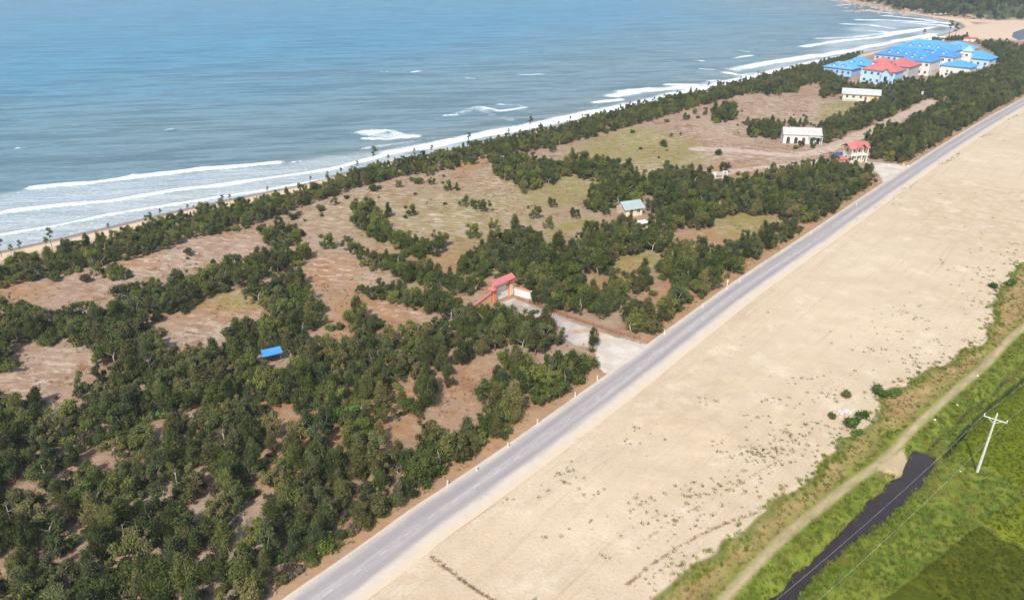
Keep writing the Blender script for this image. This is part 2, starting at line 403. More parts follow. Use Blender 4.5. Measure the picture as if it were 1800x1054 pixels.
def ground_material():
    n = NT('ground'); p = n.pos()
    n1 = n.noise(p, .05, 5.); n2 = n.noise(p, .35, 6., .6); n3 = n.noise(p, 2.2, 4., .65); n4 = n.noise(p, 7., 3., .7); nbig = n.noise(p, .018, 4.)
    strk = n.noise(n.vec(p, (.42, .95, 1), math.radians(12)), .7, 6., .72)                       # wind-blown litter lies in bands
    c = n.mix(n.ss(.35, .65, n1), (.285, .18, .115), (.365, .27, .20))
    c = n.mix(n.ss(.44, .62, n2), c, (.35, .24, .165))
    c = n.mix(n.mul(n.ss(.52, .66, n.noise(p, .17, 5., .65)), .8), c, (.225, .105, .052))
    g = n.mul(n.attr('w_green'), n.ss(.3, .58, n.add(n2, n.mul(n.add(n3, -.5), .5))))
    o = n.mul(n.attr('w_orange'), n.ss(.3, .55, n2))
    c = n.mix(n.mul(o, .85), c, n.mix(n3, (.27, .135, .055), (.40, .215, .095)))
    c = n.mix(n.mul(g, .9), c, n.mix(n3, (.165, .155, .032), (.29, .265, .07)))
    pale = n.mul(n.attr('w_pale'), n.ss(.50, .62, n.add(strk, n.mul(n.add(n3, -.5), .35))))
    c = n.mix(n.mul(pale, .85), c, (.56, .46, .36))
    c = n.mix(n.mul(n.ss(.5, .66, strk), .45), c, (.42, .315, .235)); c = n.mix(n.mul(n.ss(.5, .36, strk), .35), c, (.21, .135, .08))
    c = n.mix(n.mul(n.ss(.57, .70, n3), n.ss(.3, .6, n2)), c, (.10, .085, .035))          # dry tufts
    c = n.mix(n.mul(n.ss(.60, .74, n4), .6), c, (.12, .09, .05))
    # paths and drives
    e = n.add(n.mul(n.add(n2, -.5), 1.6), n.mul(n.add(n3, -.5), .8))
    dp = n.ss(-.6, .8, n.add(n.attr('d_path'), e))
    c = n.mix(n.mul(dp, .9), c, n.mix(n.ss(.35, .65, n2), (.40, .29, .22), (.52, .41, .33)))
    dd = n.ss(-.3, .5, n.add(n.attr('d_drive'), n.mul(e, .8)))
    c = n.mix(dd, c, n.mix(n.ss(.40, .62, n.noise(p, .22, 5.)), (.35, .30, .275), (.49, .43, .38))); apr = n.ss(20., 11., n.attr('d_road')); c = n.mix(n.mul(dd, n.mul(apr, n.lin(n2, .3, .6, .55, 1.))), c, n.mix(n.ss(.4, .6, n.noise(p, .3, 5.)), (.50, .43, .36), (.61, .545, .46))); dirt = n.mul(dd, n.ss(.54, .62, n.noise(p, .16, 4.))); c = n.mix(n.mul(dirt, n.mul(.8, n.ss(9., 15., n.attr('d_road')))), c, (.40, .235, .13))
    # dusty verge of the road
    dr = n.ss(7.4, 4.6, n.add(n.attr('d_road'), n.mul(e, 1.5)))
    dr = n.mul(n.mul(dr, n.lin(n2, .35, .6, .25, 1.)), n.ma('SUBTRACT', 1., dd)); c = n.mix(n.mul(dr, .7), c, n.mix(n3, (.32, .18, .085), (.46, .31, .18)))
    # sand flat
    rut = n.noise(n.vec(p, (.05, 1.1, 1), math.radians(-46)), 1., 4., .6); trk = n.noise(n.vec(p, (.012, .55, 1), math.radians(-50)), 1., 5., .7)
    sc = n.mix(n.ss(.3, .7, nbig), (.475, .36, .235), (.575, .465, .33)); sc = n.mix(n.ss(.4, .62, n2), sc, (.535, .43, .30))
    sc = n.mix(n.mul(n.ss(.53, .72, rut), .5), sc, (.44, .33, .22)); sc = n.mix(n.mul(n.ss(.56, .64, trk), .45), sc, (.45, .34, .225)); sc = n.mix(n.mul(n.ss(.52, .7, n.noise(p, .12, 5., .7)), .5), sc, (.68, .57, .44))
    edge = n.ss(26., 3., n.add(n.attr('d_sand'), n.mul(n.add(n1, -.5), 22.)))
    sc = n.mix(n.mul(n.mul(edge, n.ss(.54, .64, n3)), .5), sc, n.mix(n4, (.30, .22, .12), (.47, .37, .26)))
    sc = n.mix(n.mul(n.ss(.70, .78, n4), .35), sc, (.42, .31, .2))
    dsn = n.ss(-.25, .35, n.add(n.attr('d_sand'), n.mul(e, 1.)))
    c = n.mix(dsn, c, sc)
    # field side: dry bank, green bank, track, paddies
    dry = n.mix(n.ss(.3, .7, n2), (.29, .185, .075), (.37, .26, .12)); dry = n.mix(n.mul(n.ss(.5, .66, n1), .8), dry, (.23, .20, .055)); dry = n.mix(n.ss(.54, .68, n3), dry, (.17, .15, .045)); dry = n.mix(n.mul(n.ss(.58, .7, n4), .6), dry, (.40, .30, .17))
    lush = n.mix(n.ss(.32, .66, n2), (.085, .135, .016), (.19, .215, .03)); lush = n.mix(n.ss(.55, .75, n3), lush, (.055, .085, .014)); lush = n.mix(n.mul(n.ss(.6, .75, n.noise(p, .2, 5.)), .6), lush, (.22, .2, .06))
    k1 = n.ss(1.9, .2, n.add(n.attr('d_right'), n.mul(e, 1.4)))
    kt = n.ss(-7., -3.0, n.add(n.attr('d_water'), n.mul(e, 1.6)))
    v = n.mix(kt, n.mix(n.mul(k1, .8), dry, (.10, .14, .03)), lush)
    far = n.ss(-1., 1., n.attr('side')); v = n.mix(far, v, lush)
    tr = n.mul(n.ss(1.05, .2, n.add(n.attr('d_track'), n.mul(e, .55))), n.lin(n2, .35, .6, .55, 1.)); tr2 = n.ss(-.5, .6, n.add(n.attr('d_lay'), e))
    v = n.mix(n.mul(n.ma('MAXIMUM', tr, tr2), .88), v, n.mix(n2, (.40, .28, .165), (.54, .41, .28)))
    mud = n.ss(-.25, .35, n.add(n.attr('d_water'), n.mul(e, .25))); v = n.mix(mud, v, (.05, .04, .03))
    v = n.mix(n.ss(-.1, .25, n.attr('d_ditch2')), v, (.035, .05, .012))
    pid = n.attr('padid'); ricec = n.mix(n.ss(.0, .5, pid), (.135, .165, .008), (.075, .088, .006)); ricec = n.mix(n.ss(.5, 1., pid), ricec, (.17, .195, .012))
    ricec = n.mix(n.ss(.4, .66, n3), ricec, n.mix(.5, ricec, (.02, .03, .004))); ricec = n.mix(n.mul(n.ss(.45, .7, n2), .3), ricec, (.22, .2, .02))
    v = n.mix(n.ss(-.05, .3, n.attr('d_pad')), v, ricec)
    c = n.mix(n.ss(-.3, .3, n.add(n.attr('d_right'), n.mul(e, .5))), c, v)
    # strand
    bs = n.ss(14., 9., n.add(n.attr('d_coast'), n.mul(e, 3.)))
    bc = n.mix(n.ss(2.2, 5.5, n.add(n.attr('d_coast'), n.mul(e, 1.2))), (.25, .20, .165), n.mix(n2, (.56, .41, .26), (.66, .51, .35)))
    c = n.mix(bs, c, bc)
    bay = n.mul(n.ss(28., 20., n.attr('d_hillneg')), 1.)
    bay = n.ma('MAXIMUM', bay, n.attr('bay')); c = n.mix(n.mul(bay, n.ss(2., 6., n.attr('d_coast'))), c, n.mix(n2, (.56, .41, .28), (.62, .48, .35)))
    # headland: scrub with bare rock showing through
    hc = n.mix(n.ss(.3, .7, n.noise(p, .06, 6., .65)), (.030, .050, .022), (.075, .095, .045))
    rock = n.ss(.66, .74, n.noise(p, .05, 6., .7)); foot = n.ss(9., 0., n.add(n.attr('d_hill'), n.mul(n.add(n.noise(p, .06, 4.), -.5), 40.)))
    hc = n.mix(n.ma('MAXIMUM', n.mul(rock, .8), foot), hc, n.mix(n.noise(p, .25, 5.), (.25, .15, .11), (.50, .36, .28)))
    c = n.mix(n.ss(-1.5, 1.5, n.attr('d_hill')), c, hc)
    h = n.add(n.mul(n3, .6), n.add(n.mul(n4, .3), n.mul(n2, .8)))
    return n.done(n.bsdf(c, .95, .08, n.bump(h, .55, .25)))


M_ground = ground_material()
bayw = sstep(-6, 10, sdf(P, poly([(1650, 64), (1690, 46), (1740, 40), (1830, 38), (1900, 60), (1800, 72), (1740, 70), (1690, 72)])))
side = sdf(P, np.vstack([poly([(1330, 1150), (1402, 1050), (1482, 968), (1522, 930), (1562, 905), (1600, 860), (1640, 808), (1690, 745), (1800, 640), (1950, 500)], -.8), [[500, -300]], [[0, -300]]]))
ATT = dict(d_sand=d_sand, d_road=d_road, d_right=d_right, d_track=d_track, d_lay=d_lay, d_water=d_water, d_ditch2=d_ditch2, d_pad=d_pad, padid=padid, d_drive=d_drive, d_path=d_path,
           d_coast=d_coast, d_hill=d_hill, d_hillneg=-d_hill, w_green=w_green, w_orange=w_orange, w_pale=w_pale, bay=bayw, side=side)
idx = np.arange(ns * ntt).reshape(ns, ntt)
quads = np.stack([idx[:-1, :-1], idx[1:, :-1], idx[1:, 1:], idx[:-1, 1:]], -1).reshape(-1, 4)
cls = np.zeros(len(P), int)                       # 0 scrub ground
cls[d_sand > 0] = 1
cls[(d_right > 0)] = 2
cls[(d_right > 0) & ((d_track < .9) | (d_lay > 0))] = 3
cls[(d_right > 0) & (d_pad > 0)] = 4
cls[d_drive > 0] = 5
cls[(d_path > 0) & (d_right < 0)] = 6
cls[(d_coast < 11) | ((bayw > .4) & (d_hill < 0))] = 7
cls[d_hill > 0] = 8
fc = cls[quads[:, 0]]
V3 = np.column_stack([P, z])
for k, nm in enumerate(('ground', 'sand_flat', 'grass_bank', 'dirt_track', 'rice_field', 'driveway', 'sandy_path', 'beach', 'headland')):
    q = quads[fc == k]; used, inv = np.unique(q, return_inverse=True)
    me = npmesh(nm, V3[used], inv.reshape(-1, 4), [M_ground], {a: v[used] for a, v in ATT.items()}, True)
    tag(link(nm, me), kind='structure')

# ------------------------------------------------------------------ road: strip with wheel lanes and a broken centre line
def along(A, step):
    d = np.r_[0, np.cumsum(np.linalg.norm(np.diff(A, axis=0), axis=1))]; q = np.arange(0, d[-1], step)
    X = np.stack([np.interp(q, d, A[:, 0]), np.interp(q, d, A[:, 1])], 1); G = np.gradient(X, axis=0); G /= np.linalg.norm(G, axis=1)[:, None]
    return X, G, np.stack([G[:, 1], -G[:, 0]], 1), q


def strip(A, step, offs, z):
    X, G, N, q = along(A, step); m = len(offs)
    V = np.concatenate([np.column_stack([X + N * o, np.full(len(X), z)]) for o in offs]).reshape(m, len(X), 3)
    ii = np.arange(m * len(X)).reshape(m, len(X)); fq = np.stack([ii[:-1, :-1], ii[1:, :-1], ii[1:, 1:], ii[:-1, 1:]], -1).reshape(-1, 4)
    return V.reshape(-1, 3), fq, np.repeat(np.array(offs), len(X)), np.tile(q, m)


def road_material():
    n = NT('asphalt'); p = n.pos(); o = n.attr('off'); q = n.attr('run'); cv = n.n('ShaderNodeCombineXYZ'); n.put(cv.inputs[0], o); n.put(cv.inputs[1], q); uv = cv.outputs[0]
    n2 = n.noise(p, .5, 5., .6); n3 = n.noise(p, 5., 4., .7); ln = n.noise(n.vec(uv, (1.3, .03, 1)), 1., 4., .6)
    c = n.mix(n.ss(.35, .65, ln), (.315, .285, .275), (.40, .365, .35)); c = n.mix(n.mul(n.ss(.5, .7, n2), .4), c, (.45, .41, .385))
    lane = n.ma('ABSOLUTE', n.add(n.ma('ABSOLUTE', o), -1.35)); c = n.mix(n.mul(n.ss(1.0, .1, lane), .6), c, (.275, .245, .24))
    c = n.mix(n.mul(n.ss(.55, .75, n3), .25), c, (.22, .20, .19))
    ed = n.add(n.ma('ABSOLUTE', n.add(o, .25)), n.mul(n.add(n.noise(n.vec(uv, (.8, .12, 1)), 1., 5., .6), -.5), 1.5))
    c = n.mix(n.mul(n.ss(1.6, 3.0, ed), .92), c, n.mix(n2, (.50, .42, .34), (.62, .53, .43))); c = n.mix(n.ss(2.8, 3.9, n.add(o, n.mul(n.add(n2, -.5), 2.))), c, n.mix(n2, (.56, .44, .31), (.60, .49, .36))); c = n.mix(n.ss(-3.1, -3.7, n.add(o, n.mul(n.add(n2, -.5), 1.6))), c, (.40, .27, .16))
    return n.done(n.bsdf(c, .88, .2, n.bump(n3, .2, .03)))


V, fq, off, run = strip(ROADC, 1.6, [-3.25, -3.0, -2.6, -1.3, 0, 1.3, 2.4, 3.2, 4.4], .075)
V[:, 2] += .05 - .012 * np.abs(off)
road = tag(link('road', npmesh('road', V, fq, [road_material()], dict(off=off, run=run), True)), kind='structure')
nl = NT('lane_paint'); pl_ = nl.pos(); M_lane = nl.done(nl.bsdf(nl.mix(nl.ss(.45, .68, nl.noise(pl_, 3., 5., .7)), (.52, .49, .465), (.40, .37, .355)), .8))
mk = MB(); X, G, N, q = along(ROADC, .25); i = 0
dash0 = np.argmin(np.linalg.norm(X - np.array(at(568, 1047)[:2]), axis=1)) % 17
for i in range(dash0, len(X) - 8, 17):
    a, b = X[i], X[i + 5]; nn = N[i] * .065
    mk.add([(*(a - nn), .135), (*(a + nn), .135), (*(b + nn), .135), (*(b - nn), .135)], [(0, 1, 2, 3)])
mk.build('lane_marking', M_lane, road)

# ------------------------------------------------------------------ water: sea, channel, lagoon
FOAM = [([(-200, 425), (-60, 392), (16, 373), (100, 362), (194, 354), (311, 335), (389, 326), (505, 310), (583, 298), (661, 278), (700, 268)], 2.1, 1.),
        ([(60, 331), (110, 326), (163, 322), (220, 315), (272, 308), (350, 298), (420, 293), (485, 287)], 2.8, 1.1), ([(340, 300), (420, 294), (482, 288)], 1.8, .9),
        ([(-200, 465), (-80, 434), (0, 414), (97, 398), (194, 378), (311, 359), (389, 347), (467, 335), (560, 318), (640, 300)], 1.2, .95),
        ([(642, 232), (660, 238), (690, 240), (728, 240)], 4.5, .62), ([(640, 244), (680, 246), (732, 240)], 1.5, 1.), ([(650, 232), (690, 230), (700, 236)], 2.5, .75), ([(660, 236), (700, 236)], 3.5, .6),
        ([(690, 268), (760, 254), (860, 235), (930, 222), (1000, 207), (1100, 187), (1200, 162), (1290, 143), (1400, 116), (1500, 96)], 5.5, 1.),
        ([(800, 200), (840, 188), (870, 204), (900, 210)], 4., .46), ([(850, 190), (880, 196), (922, 190)], 2.6, .75), ([(781, 204), (800, 203)], 1.8, .9), ([(880, 184), (915, 186)], 2., .7),
        ([(1045, 181), (1090, 176)], 2.6, 1.), ([(1080, 168), (1120, 160), (1170, 157), (1225, 152)], 6.5, .85), ([(1090, 160), (1140, 155), (1190, 156)], 4., .7), ([(1170, 149), (1222, 150)], 3., .9),
        ([(1232, 122), (1255, 123)], 2., .9), ([(1248, 143), (1262, 142)], 2.5, .9), ([(1275, 128), (1300, 133), (1330, 130)], 3., .7), ([(1290, 103), (1320, 98)], 2.5, .9), ([(1300, 90), (1318, 92)], 2., .8),
        ([(1290, 122), (1360, 110), (1450, 97), (1540, 80), (1640, 60)], 7., .85), ([(1305, 118), (1380, 105), (1430, 97)], 3., 1.), ([(1415, 82), (1470, 73), (1540, 66), (1620, 52)], 5., 1.),
        ([(1440, 68), (1500, 66), (1560, 58), (1640, 48)], 6., .75), ([(1480, 42), (1530, 44), (1570, 50)], 5., .9), ([(1500, 52), (1580, 58), (1630, 50)], 5., .8), ([(1510, 35), (1570, 36), (1640, 40)], 7., .9),
        ([(1560, 28), (1620, 34), (1670, 42)], 7., .8), ([(1490, 20), (1530, 19), (1570, 24)], 6., .7), ([(1470, 10), (1510, 6), (1530, 10)], 6., .6), ([(1590, 40), (1650, 44), (1680, 48)], 6., .9),
        ([(290, 229), (306, 227)], 1.3, .9), ([(725, 127), (738, 126)], 2.2, .9), ([(670, 126), (690, 127)], 1.5, .7), ([(912, 132), (934, 132)], 2., .9), ([(942, 131), (952, 131)], 2., .7), ([(822, 138), (832, 139)], 1.6, .8),
        ([(1110, 65), (1122, 65)], 2., .6), ([(1222, 107), (1235, 108)], 2., .8), ([(1170, 108), (1185, 109)], 2., .5), ([(30, 261), (38, 261)], .9, .8), ([(440, 302), (470, 300)], .9, .7), ([(228, 309), (236, 309)], 1.2, .9),
        ([(510, 286), (545, 283)], 1.2, .8), ([(640, 262), (680, 256), (760, 244)], 2., .55)]
S2 = gridlines([(-420, -60, 12), (-60, 420, 2.2), (420, 900, 4.), (900, 1500, 12), (1500, 6000, 150)])
T2 = gridlines([(120, 200, 8.), (200, 330, 1.3), (330, 520, 3.), (520, 900, 8.), (900, 1600, 30), (1600, 9000, 250)])
us, ut = np.meshgrid(S2, T2, indexing='ij'); nu, nv = us.shape
Q = np.stack([us.ravel() * C45 - ut.ravel() * C45, us.ravel() * C45 + ut.ravel() * C45], 1)
foam = np.zeros(len(Q)); crest = np.zeros(len(Q))
wob = (vnoise(Q, 9, 31) - .5) * 3. + (vnoise(Q, 3.5, 32) - .5) * 1.4
for pts, wdt, amp in FOAM:
    A = poly(pts, -1.2); lo, hi = A.min(0) - 40, A.max(0) + 40
    m = np.where(((Q > lo) & (Q < hi)).all(1))[0]
    if not len(m): continue
    d = seg_dist(Q[m], A) + .35 * wob[m] * min(wdt / 2., 1.5); g = amp * np.exp(-(np.clip(d, 0, None) / wdt) ** 2)
    foam[m] = np.maximum(foam[m], g); crest[m] = np.maximum(crest[m], .45 * amp * np.exp(-(d / (wdt * 1.1)) ** 2) * (wdt < 3.5))
off_ = -sdf(Q, COAST)                                  # metres out from the waterline
wash = sstep(-10, 6, sdf(Q, poly([(-300, 520), (-200, 350), (0, 345), (100, 330), (280, 312), (480, 292), (640, 268), (720, 262), (700, 285), (500, 335), (200, 400), (0, 445)], -1.2))) * (.55 + .45 * vnoise(Q, 14, 33))
wash = np.maximum(wash, .72 * sstep(16, 0, off_ + 3 * wob) * (ut.ravel() < 1e9))
wash = np.maximum(wash, .8 * sstep(-20, 25, sdf(Q, poly([(1280, 130), (1420, 78), (1500, 40), (1560, 30), (1690, 40), (1680, 60), (1560, 90), (1400, 125)], -1.2))) * (.4 + .6 * vnoise(Q, 30, 34)))
zs = -1.2 + crest * .9 + .25 * (vnoise(Q * np.array([.35, 1.]), 9, 35) - .5) * sstep(3, 30, off_)


def sea_material():
    n = NT('sea_water'); p = n.pos(); fo = n.attr('foam'); wa = n.attr('wash'); of = n.attr('off')
    wide = n.noise(n.vec(p, (.0035, .012, 1), math.radians(-12)), 1., 5., .6)
    n1 = n.noise(n.vec(p, (.045, .17, 1), math.radians(-9)), 1., 4., .6, .3); n2 = n.noise(n.vec(p, (.22, .7, 1), math.radians(-8)), 1., 4., .65); n3 = n.noise(p, 1.3, 5., .7)
    deep = n.ss(40., 330., n.add(of, n.mul(n.add(wide, -.5), 220.)))
    c = n.mix(deep, (.150, .240, .280), (.040, .240, .385))
    c = n.mix(n.ss(45., 4., of), c, (.23, .26, .245))
    c = n.mix(n.mul(n.ss(.40, .66, n1), .62), c, n.mix(deep, (.070, .145, .172), (.008, .125, .235)))
    c = n.mix(n.mul(n.ss(.48, .66, n2), .55), c, n.mix(deep, (.21, .29, .305), (.09, .29, .41))); n5 = n.noise(n.vec(p, (.018, .11, 1), math.radians(-11)), 1., 6., .65, .4); c = n.mix(n.mul(n.ss(.47, .60, n5), .6), c, n.mix(deep, (.045, .105, .125), (.006, .095, .180)))
    cell = n.voro(n.vec(p, (.5, .8, 1)), 1.5, 'DISTANCE_TO_EDGE'); fz = n.noise(n.vec(p, (.9, 1.5, 1)), 1., 5., .75); web = n.ma('MAXIMUM', n.mul(n.ss(.22, .0, n.add(cell, n.mul(n.add(n3, -.5), .5))), .7), n.ss(.50, .62, fz))
    lace = n.mul(web, n.ss(.30, .62, n.add(wa, n.mul(n.add(n2, -.5), .5))))
    blot = n.ss(.52, .9, n.add(n.mul(wa, .75), n.mul(n.add(n3, -.5), .9)))
    brk = n.noise(n.vec(p, (.035, .09, 1), math.radians(-40)), 1., 3., .6); line = n.ss(.26, .80, n.add(fo, n.add(n.mul(n.add(n3, -.5), 1.35), n.mul(n.add(brk, -.55), 1.1))))
    fm = n.ma('MAXIMUM', line, n.ma('MAXIMUM', n.mul(lace, .62), n.ma('MAXIMUM', n.mul(blot, .6), n.mul(n.ss(.2, .75, wa), .26))))
    c = n.mix(fm, c, (.80, .82, .83))
    h = n.add(n.add(n.mul(n1, 1.5), n.mul(n5, 2.)), n.add(n.mul(n2, .6), n.mul(n3, .12)))
    rough = n.lin(fm, 0., 1., .25, .8)
    return n.done(n.bsdf(c, rough, n.lin(fm, 0., 1., .28, .1), n.bump(h, .8, 1.1)))


ii = np.arange(nu * nv).reshape(nu, nv); fq = np.stack([ii[:-1, :-1], ii[1:, :-1], ii[1:, 1:], ii[:-1, 1:]], -1).reshape(-1, 4)
fq = fq[off_[fq].max(1) > -14]
used, inv = np.unique(fq, return_inverse=True)
tag(link('sea', npmesh('sea', np.column_stack([Q, zs])[used], inv.reshape(-1, 4), [sea_material()], dict(foam=foam[used], wash=wash[used], off=off_[used]), True)), kind='structure')
nw = NT('channel_water'); M_chan = nw.done(nw.bsdf(nw.mix(nw.noise(nw.pos(), .4, 4.), (.026, .018, .016), (.05, .036, .032)), .16, .4, nw.bump(nw.noise(nw.pos(), 1.6, 3.), .12, .1)))


def flat(name, A, zz, mat):
    me = bpy.data.meshes.new(name); me.from_pydata([(*a, zz) for a in A], [], [list(range(len(A)))]); me.update(); me.materials.append(mat)
    return tag(link(name, me), kind='structure')


cw = MB()
V, fq, _, _ = strip(smooth(np.vstack([poly([(1280, 1150), (1377, 1052), (1430, 1005), (1490, 945), (1545, 895), (1585, 840), (1632, 790)], -.8)]), 1), 2., [-5.5, 0, 5.5], -1.62)
tag(link('channel_water', npmesh('channel_water', V, fq, [M_chan])), kind='structure')
nl = NT('lagoon_water'); M_lag = nl.done(nl.bsdf((.18, .25, .34), .15, .5)); flat('lagoon', LAGOON, -.35, M_lag)
# ------------------------------------------------------------------ plants: materials and prototypes
def leaf_material(name, c1, c2, c3, trans=.33):
    n = NT(name); lv = n.attr('lv'); rnd = n.n('ShaderNodeObjectInfo').outputs['Random']
    c = n.mix(lv, c1, c2); c = n.mix(n.ss(.55, 1., rnd), c, n.mix(lv, c2, c3)); c = n.mix(n.mul(n.ss(.35, 0., rnd), .55), c, tuple(x * .6 for x in c1))
    d = n.bsdf(c, .62, .18); t = n.n('ShaderNodeBsdfTranslucent'); n.put(t.inputs[0], c); m = n.n('ShaderNodeMixShader'); m.inputs[0].default_value = trans
    n.t.links.new(d, m.inputs[1]); n.t.links.new(t.outputs[0], m.inputs[2]); return n.done(m.outputs[0])


M_leaf = leaf_material('leaf_dark', (.048, .066, .017), (.160, .188, .046), (.235, .225, .06))
M_leafm = leaf_material('leaf_mid', (.066, .096, .019), (.205, .24, .046), (.275, .265, .06))
M_leafo = leaf_material('leaf_olive', (.085, .085, .028), (.22, .205, .072), (.28, .235, .09))
M_leafb = leaf_material('leaf_grey_green', (.05, .068, .027), (.15, .178, .068), (.19, .20, .075))
M_brown = leaf_material('leaf_brown', (.075, .056, .036), (.155, .115, .075), (.20, .15, .095), .1)
M_fresh = leaf_material('leaf_fresh', (.05, .10, .015), (.13, .22, .04), (.16, .24, .05))
M_bark = paint('bark', (.20, .155, .12), .9, .3, 6.)
M_barkl = paint('bark_pale', (.42, .36, .29), .9, .25, 6.)


def cards(C, Rad, n, size, asp, rng, up=.25, zs=.8, droop=0., lim=0.):
    """n leaf sprays spread through the clumps C (k,3) of radii Rad"""
    C = np.asarray(C, float); Rad = np.asarray(Rad, float); w = Rad ** 2.2; k = rng.choice(len(C), n, p=w / w.sum())
    d = rng.normal(size=(n, 3)); d /= np.linalg.norm(d, axis=1)[:, None]; r = Rad[k] * (.35 + .65 * rng.random(n) ** .55) * (1 + .32 * rng.normal(size=n))
    p = C[k] + d * r[:, None] * np.array([1, 1, zs]); p[:, 2] = np.maximum(p[:, 2], lim)
    nn = d * .7 + rng.normal(size=(n, 3)) * .75; nn[:, 2] += up; nn /= np.linalg.norm(nn, axis=1)[:, None]
    t = np.cross(nn, rng.normal(size=(n, 3))); t[:, 2] -= droop; t /= np.linalg.norm(t, axis=1)[:, None]; b = np.cross(nn, t)
    L = size * (.6 + .8 * rng.random(n))[:, None] / 2; w_ = L * asp
    V = np.stack([p - t * L, p + b * w_ + t * L * .1, p + t * L, p - b * w_ + t * L * .1], 1).reshape(-1, 3)
    clv = rng.random(len(C)); lv = np.clip(.55 * clv[k] + .6 * rng.random(n) - .08, 0, 1)
    return V, np.arange(4 * n).reshape(n, 4), np.repeat(lv, 4)


def limbs(mb, base, tips, r0, rng, n=5):
    for tp in tips:
        a = Vector(base); b = Vector(tp); m = a.lerp(b, .5) + Vector((rng.normal() * .15, rng.normal() * .15, .1))
        mb.tube([a, m, b], [r0 * .6, r0 * .4, r0 * .15], n)


PROTO = {}


def proto(kind, crown, trunk): PROTO.setdefault(kind, []).append((crown, trunk))


def broadleaf(seed, mat, Ht, Rr, nl=3000, bark=None):
    g = np.random.default_rng(seed); k = g.integers(11, 18); C = []; rad = []
    ex = .55 + .5 * g.random(); ea = g.random() * 3.14
    for i in range(k):
        a = g.random() * 6.28; r = Rr * .95 * g.random() ** .6 * (1 if abs(math.cos(a - ea)) > .5 else ex); zz = Ht * (.22 + .70 * g.random() ** .8)
        C.append((r * math.cos(a), r * math.sin(a), zz)); rad.append(Rr * (.13 + .23 * g.random()))
    V, fq, lv = cards(C, rad, nl, .33, .42, g, .35, 1.05, .1, .2)
    mb = MB(); th = Ht * .38; lean = Vector((g.normal() * .15, g.normal() * .15, th)); mb.tube([(0, 0, -.3), lean * .5, lean], [.13, .10, .08], 6)
    limbs(mb, lean, [Vector(c) for c in C[:7]], .1, g)
    return npmesh('broadleaf_crown', V, fq, [mat], dict(lv=lv)), mb.mesh('broadleaf_trunk', bark or M_bark, True)


def feathery(seed, mat, Ht, Rr, nl=2800):
    g = np.random.default_rng(seed); C = []; rad = []
    for i in range(15):
        h = (.2 + .8 * (i + g.random()) / 15); a = g.random() * 6.28; rr = Rr * (1.05 - h * .85) * (.4 + .6 * g.random())
        C.append((rr * math.cos(a), rr * math.sin(a), Ht * h * .95)); rad.append(Rr * (.42 - .22 * h) + .15)
    V, fq, lv = cards(C, rad, nl, .50, .17, g, .1, 1.15, -.55, .2)
    mb = MB(); top = Vector((g.normal() * .2, g.normal() * .2, Ht * .96)); mb.tube([(0, 0, -.3), top * .5, top], [.11, .07, .02], 6)
    limbs(mb, top * .35, [Vector(c) for c in C[3:9]], .07, g, 4)
    return npmesh('feathery_crown', V, fq, [mat], dict(lv=lv)), mb.mesh('feathery_trunk', M_bark, True)


def bush(seed, mat, Ht, Rr, nl=1300):
    g = np.random.default_rng(seed); C = []; rad = []
    for i in range(7):
        a = g.random() * 6.28; r = Rr * .65 * math.sqrt(g.random()); C.append((r * math.cos(a), r * math.sin(a), Ht * (.3 + .4 * g.random()))); rad.append(Rr * (.3 + .22 * g.random()))
    V, fq, lv = cards(C, rad, nl, .34, .5, g, .3, .8, 0, .05)
    mb = MB(); limbs(mb, (0, 0, -.2), [Vector(c) for c in C], .09, g)
    return npmesh('bush_foliage', V, fq, [mat], dict(lv=lv)), mb.mesh('bush_stems', M_bark, True)


def bare(seed, Ht):
    g = np.random.default_rng(seed); mb = MB(); top = Vector((g.normal() * .3, g.normal() * .3, Ht)); mb.tube([(0, 0, -.3), top * .5, top], [.10, .07, .02], 6); tips = []
    for i in range(9):
        h = .35 + .6 * g.random(); a = g.random() * 6.28; b = top * h; tp = b + Vector((math.cos(a), math.sin(a), .5)) * (1.3 * (1.1 - h) + .3); mb.tube([b, b.lerp(tp, .5) + Vector((0, 0, -.05)), tp], [.045, .03, .012], 5); tips.append(tp)
    V, fq, lv = cards(tips, [.45] * len(tips), 260, .3, .3, g, .1, 1., 0)
    return npmesh('bare_twigs', V, fq, [M_brown], dict(lv=lv)), mb.mesh('bare_trunk', M_barkl, True)


def sapling(seed, Ht):
    g = np.random.default_rng(seed); mb = MB(); top = Vector((.5 + .35 * g.normal(), .3 * g.normal(), Ht)); mid = top * .55 + Vector((-.12, 0, 0)); mb.tube([(0, 0, -.3), mid, top], [.07, .05, .02], 5)
    C = [top, top * .85 + Vector((.3, .1, 0)), top * .78 + Vector((-.25, -.2, 0)), top * .62 + Vector((.1, .3, 0))]; V, fq, lv = cards(C, [.48, .42, .35, .22], 240, .42, .3, g, .2, .7, .2)
    for c in C[1:]: mb.tube([mid, c], [.03, .012], 4)
    return npmesh('sapling_leaves', V, fq, [M_leaf], dict(lv=lv)), mb.mesh('sapling_stem', M_bark, True)


